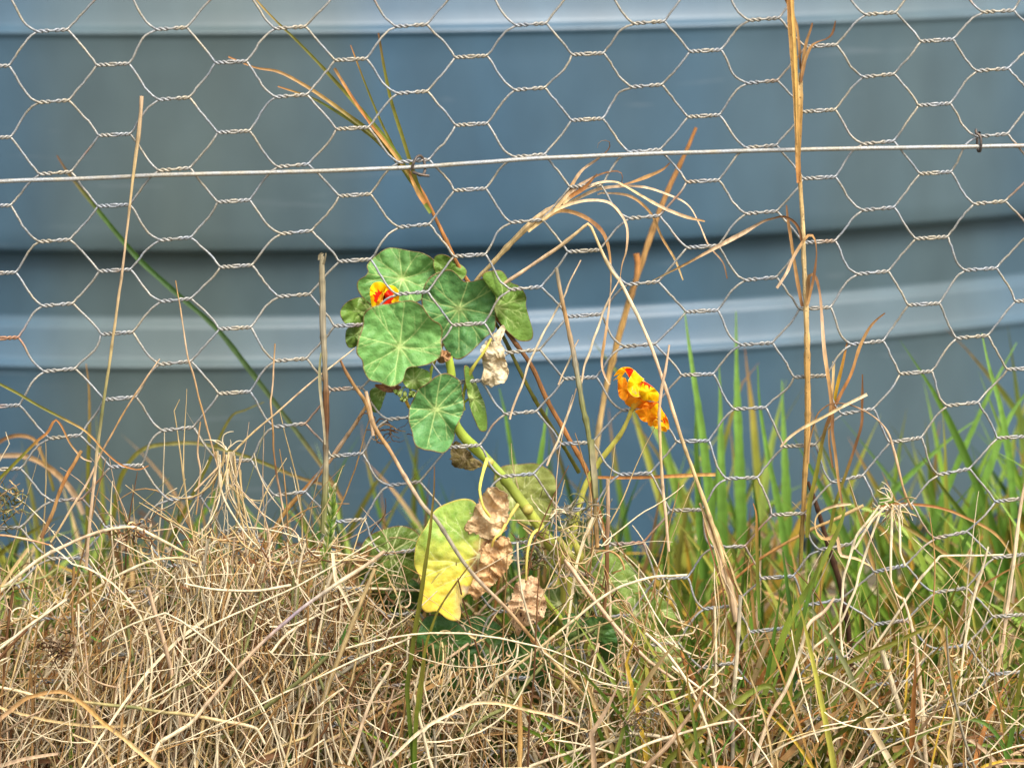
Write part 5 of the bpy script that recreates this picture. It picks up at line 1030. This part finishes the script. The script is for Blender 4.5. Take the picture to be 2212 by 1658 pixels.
GCOLS = [S(138,172,60,.85), S(156,188,80,.88), S(116,154,54,.8), S(174,194,92,.9), S(100,138,48,.8), S(176,176,72,.87)]
OCOLS = [OLIVE, S(110,118,44,.7), S(150,146,62,.72), TAN*.8, STRAW*.8, S(96,112,44,.7), S(120,140,60,.7)]
gg = Strands()
hr = lambda x: np.interp(x, [1350,1430,1500,1600,1700,1800,1900,2000,2100,2211,2600], [480,620,780,760,680,640,600,620,700,760,800])
hr2 = lambda x: hr(x)*.72
ggrass(170, (1400, 2650), (.10, .34), hr, (12, 26), GCOLS, 0.0, gg, .4)
ggrass(430, (1330, 2750), (.05, .36), hr2, (10, 24), GCOLS+[OLIVE, S(210,170,70,.8)], 0.0, gg, .5)
ggrass(90, (2050, 2800), (.08, .30), lambda x: 640, (12, 24), GCOLS, .35, gg, .3)
hl = lambda x: np.interp(x, [-600,0,300,600,900,1200,1350], [560,560,470,460,440,520,500])
ggrass(70, (-600, 1350), (.08, .30), hl, (6, 11), OCOLS, 0.0, gg, 1.1)
ggrass(760, (-600, 1400), (.03, .32), lambda x: 500, (9, 20), GCOLS+OCOLS, 0.0, gg, .6)
ggrass(60, (1040, 1340), (.1, .3), lambda x: 560, (10, 17), [DGREEN, GREEN], 0.0, gg, .3)
ggrass(420, (1230, 2700), (-.035, .07), lambda x: 560, (7, 17), GCOLS+OCOLS+[LIME, GOLD, S(206,200,90,.85)], 0.0, gg, .9)
ggrass(120, (-400, 1000), (-.02, .06), lambda x: 480, (5, 11), GCOLS+OCOLS, 0.0, gg, .9)
tag(gg.build('green_grass', M_green, origin=O0), 'lush green grass growing between the netting and the tank', 'grass', kind='stuff')
# dry yellow blades among the green ones
yy = Strands()
ggrass(430, (-500, 2700), (.04, .30), lambda x: 470, (6, 18), [ORANGE, GOLD, TAN, STRAW, S(214,170,60,.85), PINK*.9], 0.0, yy, 1.2)
ggrass(230, (1230, 2600), (-.035, .07), lambda x: 520, (6, 15), [ORANGE, GOLD, STRAW, S(224,186,70,.9), PINK], 0.0, yy, 1.3)
tag(yy.build('yellowed_grass', M_straw, origin=O0), 'yellowed and brown blades mixed into the green grass', 'dry grass', kind='stuff')
# a few tall green blades one can tell apart in front of the tank
TG = 'tall green blades behind the netting'
for lab, pts, wd in [
 ('tall green blade left of the golden stalk, tip above the pale rib', [(1606,1240),(1600,1120),(1596,1000),(1592,880),(1590,780),(1589,672)], [24,26,24,17,9,2]),
 ('tall green blade standing right of the orange flower', [(1545,1230),(1530,1060),(1515,930),(1500,830),(1487,740),(1478,670)], [22,22,20,15,9,2]),
 ('broad green blade between the two tallest ones', [(1560,1230),(1558,1080),(1556,950),(1555,860),(1553,790)], [26,24,18,10,2]),
 ('green blade with an orange patch near the orange flower', [(1520,1250),(1508,1080),(1503,960),(1503,880),(1504,820)], [22,20,14,8,2]),
 ('upright green blade close behind the golden stalk', [(1700,1240),(1698,1100),(1694,990),(1690,890),(1688,820)], [24,24,18,10,2]),
 ('slim green blade bending left beside the golden stalk', [(1700,1220),(1680,1090),(1655,970),(1640,870),(1636,790)], [16,15,12,7,2]),
 ('slim green blade in the middle, left of the upright stick', [(1130,1180),(1118,1060),(1105,980),(1092,900),(1078,838)], [15,14,12,8,2]),
 ('short green blade in the middle, behind the main stem', [(1150,1100),(1165,1000),(1175,930),(1182,878)], [18,16,10,2]),
 ('long green blade leaning up right near the right edge', [(1980,1240),(2030,1090),(2085,960),(2140,840),(2195,740)], [18,17,14,9,2]),
 ('broad green blade leaning right at the right edge', [(2060,1260),(2095,1120),(2135,1010),(2180,900),(2230,830)], [24,24,20,13,3]),
 ('long thin green blade slanting low to the right', [(1830,1190),(1900,1090),(1980,1010),(2060,940),(2110,905)], [16,15,13,8,2]),
 ('green blade rising near the right edge with a bent tip', [(2190,1120),(2180,1000),(2160,880),(2135,790),(2120,720)], [16,16,13,8,2])]:
    c = [S(116,160,60,.82), S(134,178,74,.85), S(150,192,92,.86)]
    solo('green_grass_shoot', lab, 'grass blade', TG, 'blade', pts, wd, [c[0], c[1], c[2] if 'slim' not in lab else c[0]], rng.uniform(.14, .26), M_green)
for lab, pts, wd, cols in [
 ('olive arching blade curving over from the lower left', [(239,1180),(250,1080),(267,1018),(308,970),(376,957),(444,960),(547,991),(649,1032),(728,1052)], [10,10,10,9,8,8,8,7,5], [OLIVE, OLIVE*1.1, S(170,160,90,.75), OLIVE, TAN]),
 ('pinkish arching blade low at the left edge', [(-30,985),(0,984),(51,984),(100,1005),(140,1040),(165,1075),(180,1110)], [9,10,11,11,12,12,10], [PINK*.9, TAN, PINK*.8]),
 ('brown-tipped arching blade at the left edge above the pinkish one', [(-10,960),(15,945),(45,940),(75,950),(92,985),(104,1015),(116,1060)], [8,8,8,7,7,7], [BROWN*1.2, TAN, OLIVE]),
 ('olive blade curving up right toward the broken stick', [(360,1180),(400,1100),(445,1010),(495,905),(530,885),(570,868)], [9,9,8,7,5,2], [OLIVE, OLIVE, S(150,140,60,.75)]),
 ('upright olive blade right of the thin upright cane', [(188,1180),(190,1020),(193,920),(192,840),(186,785)], [9,9,8,6,2], [OLIVE, OLIVE, TAN])]:
    solo('arching_grass_shoot', lab, 'grass blade', 'blurred blades behind the netting at the left', 'blade', pts, wd, cols, .16, M_green)
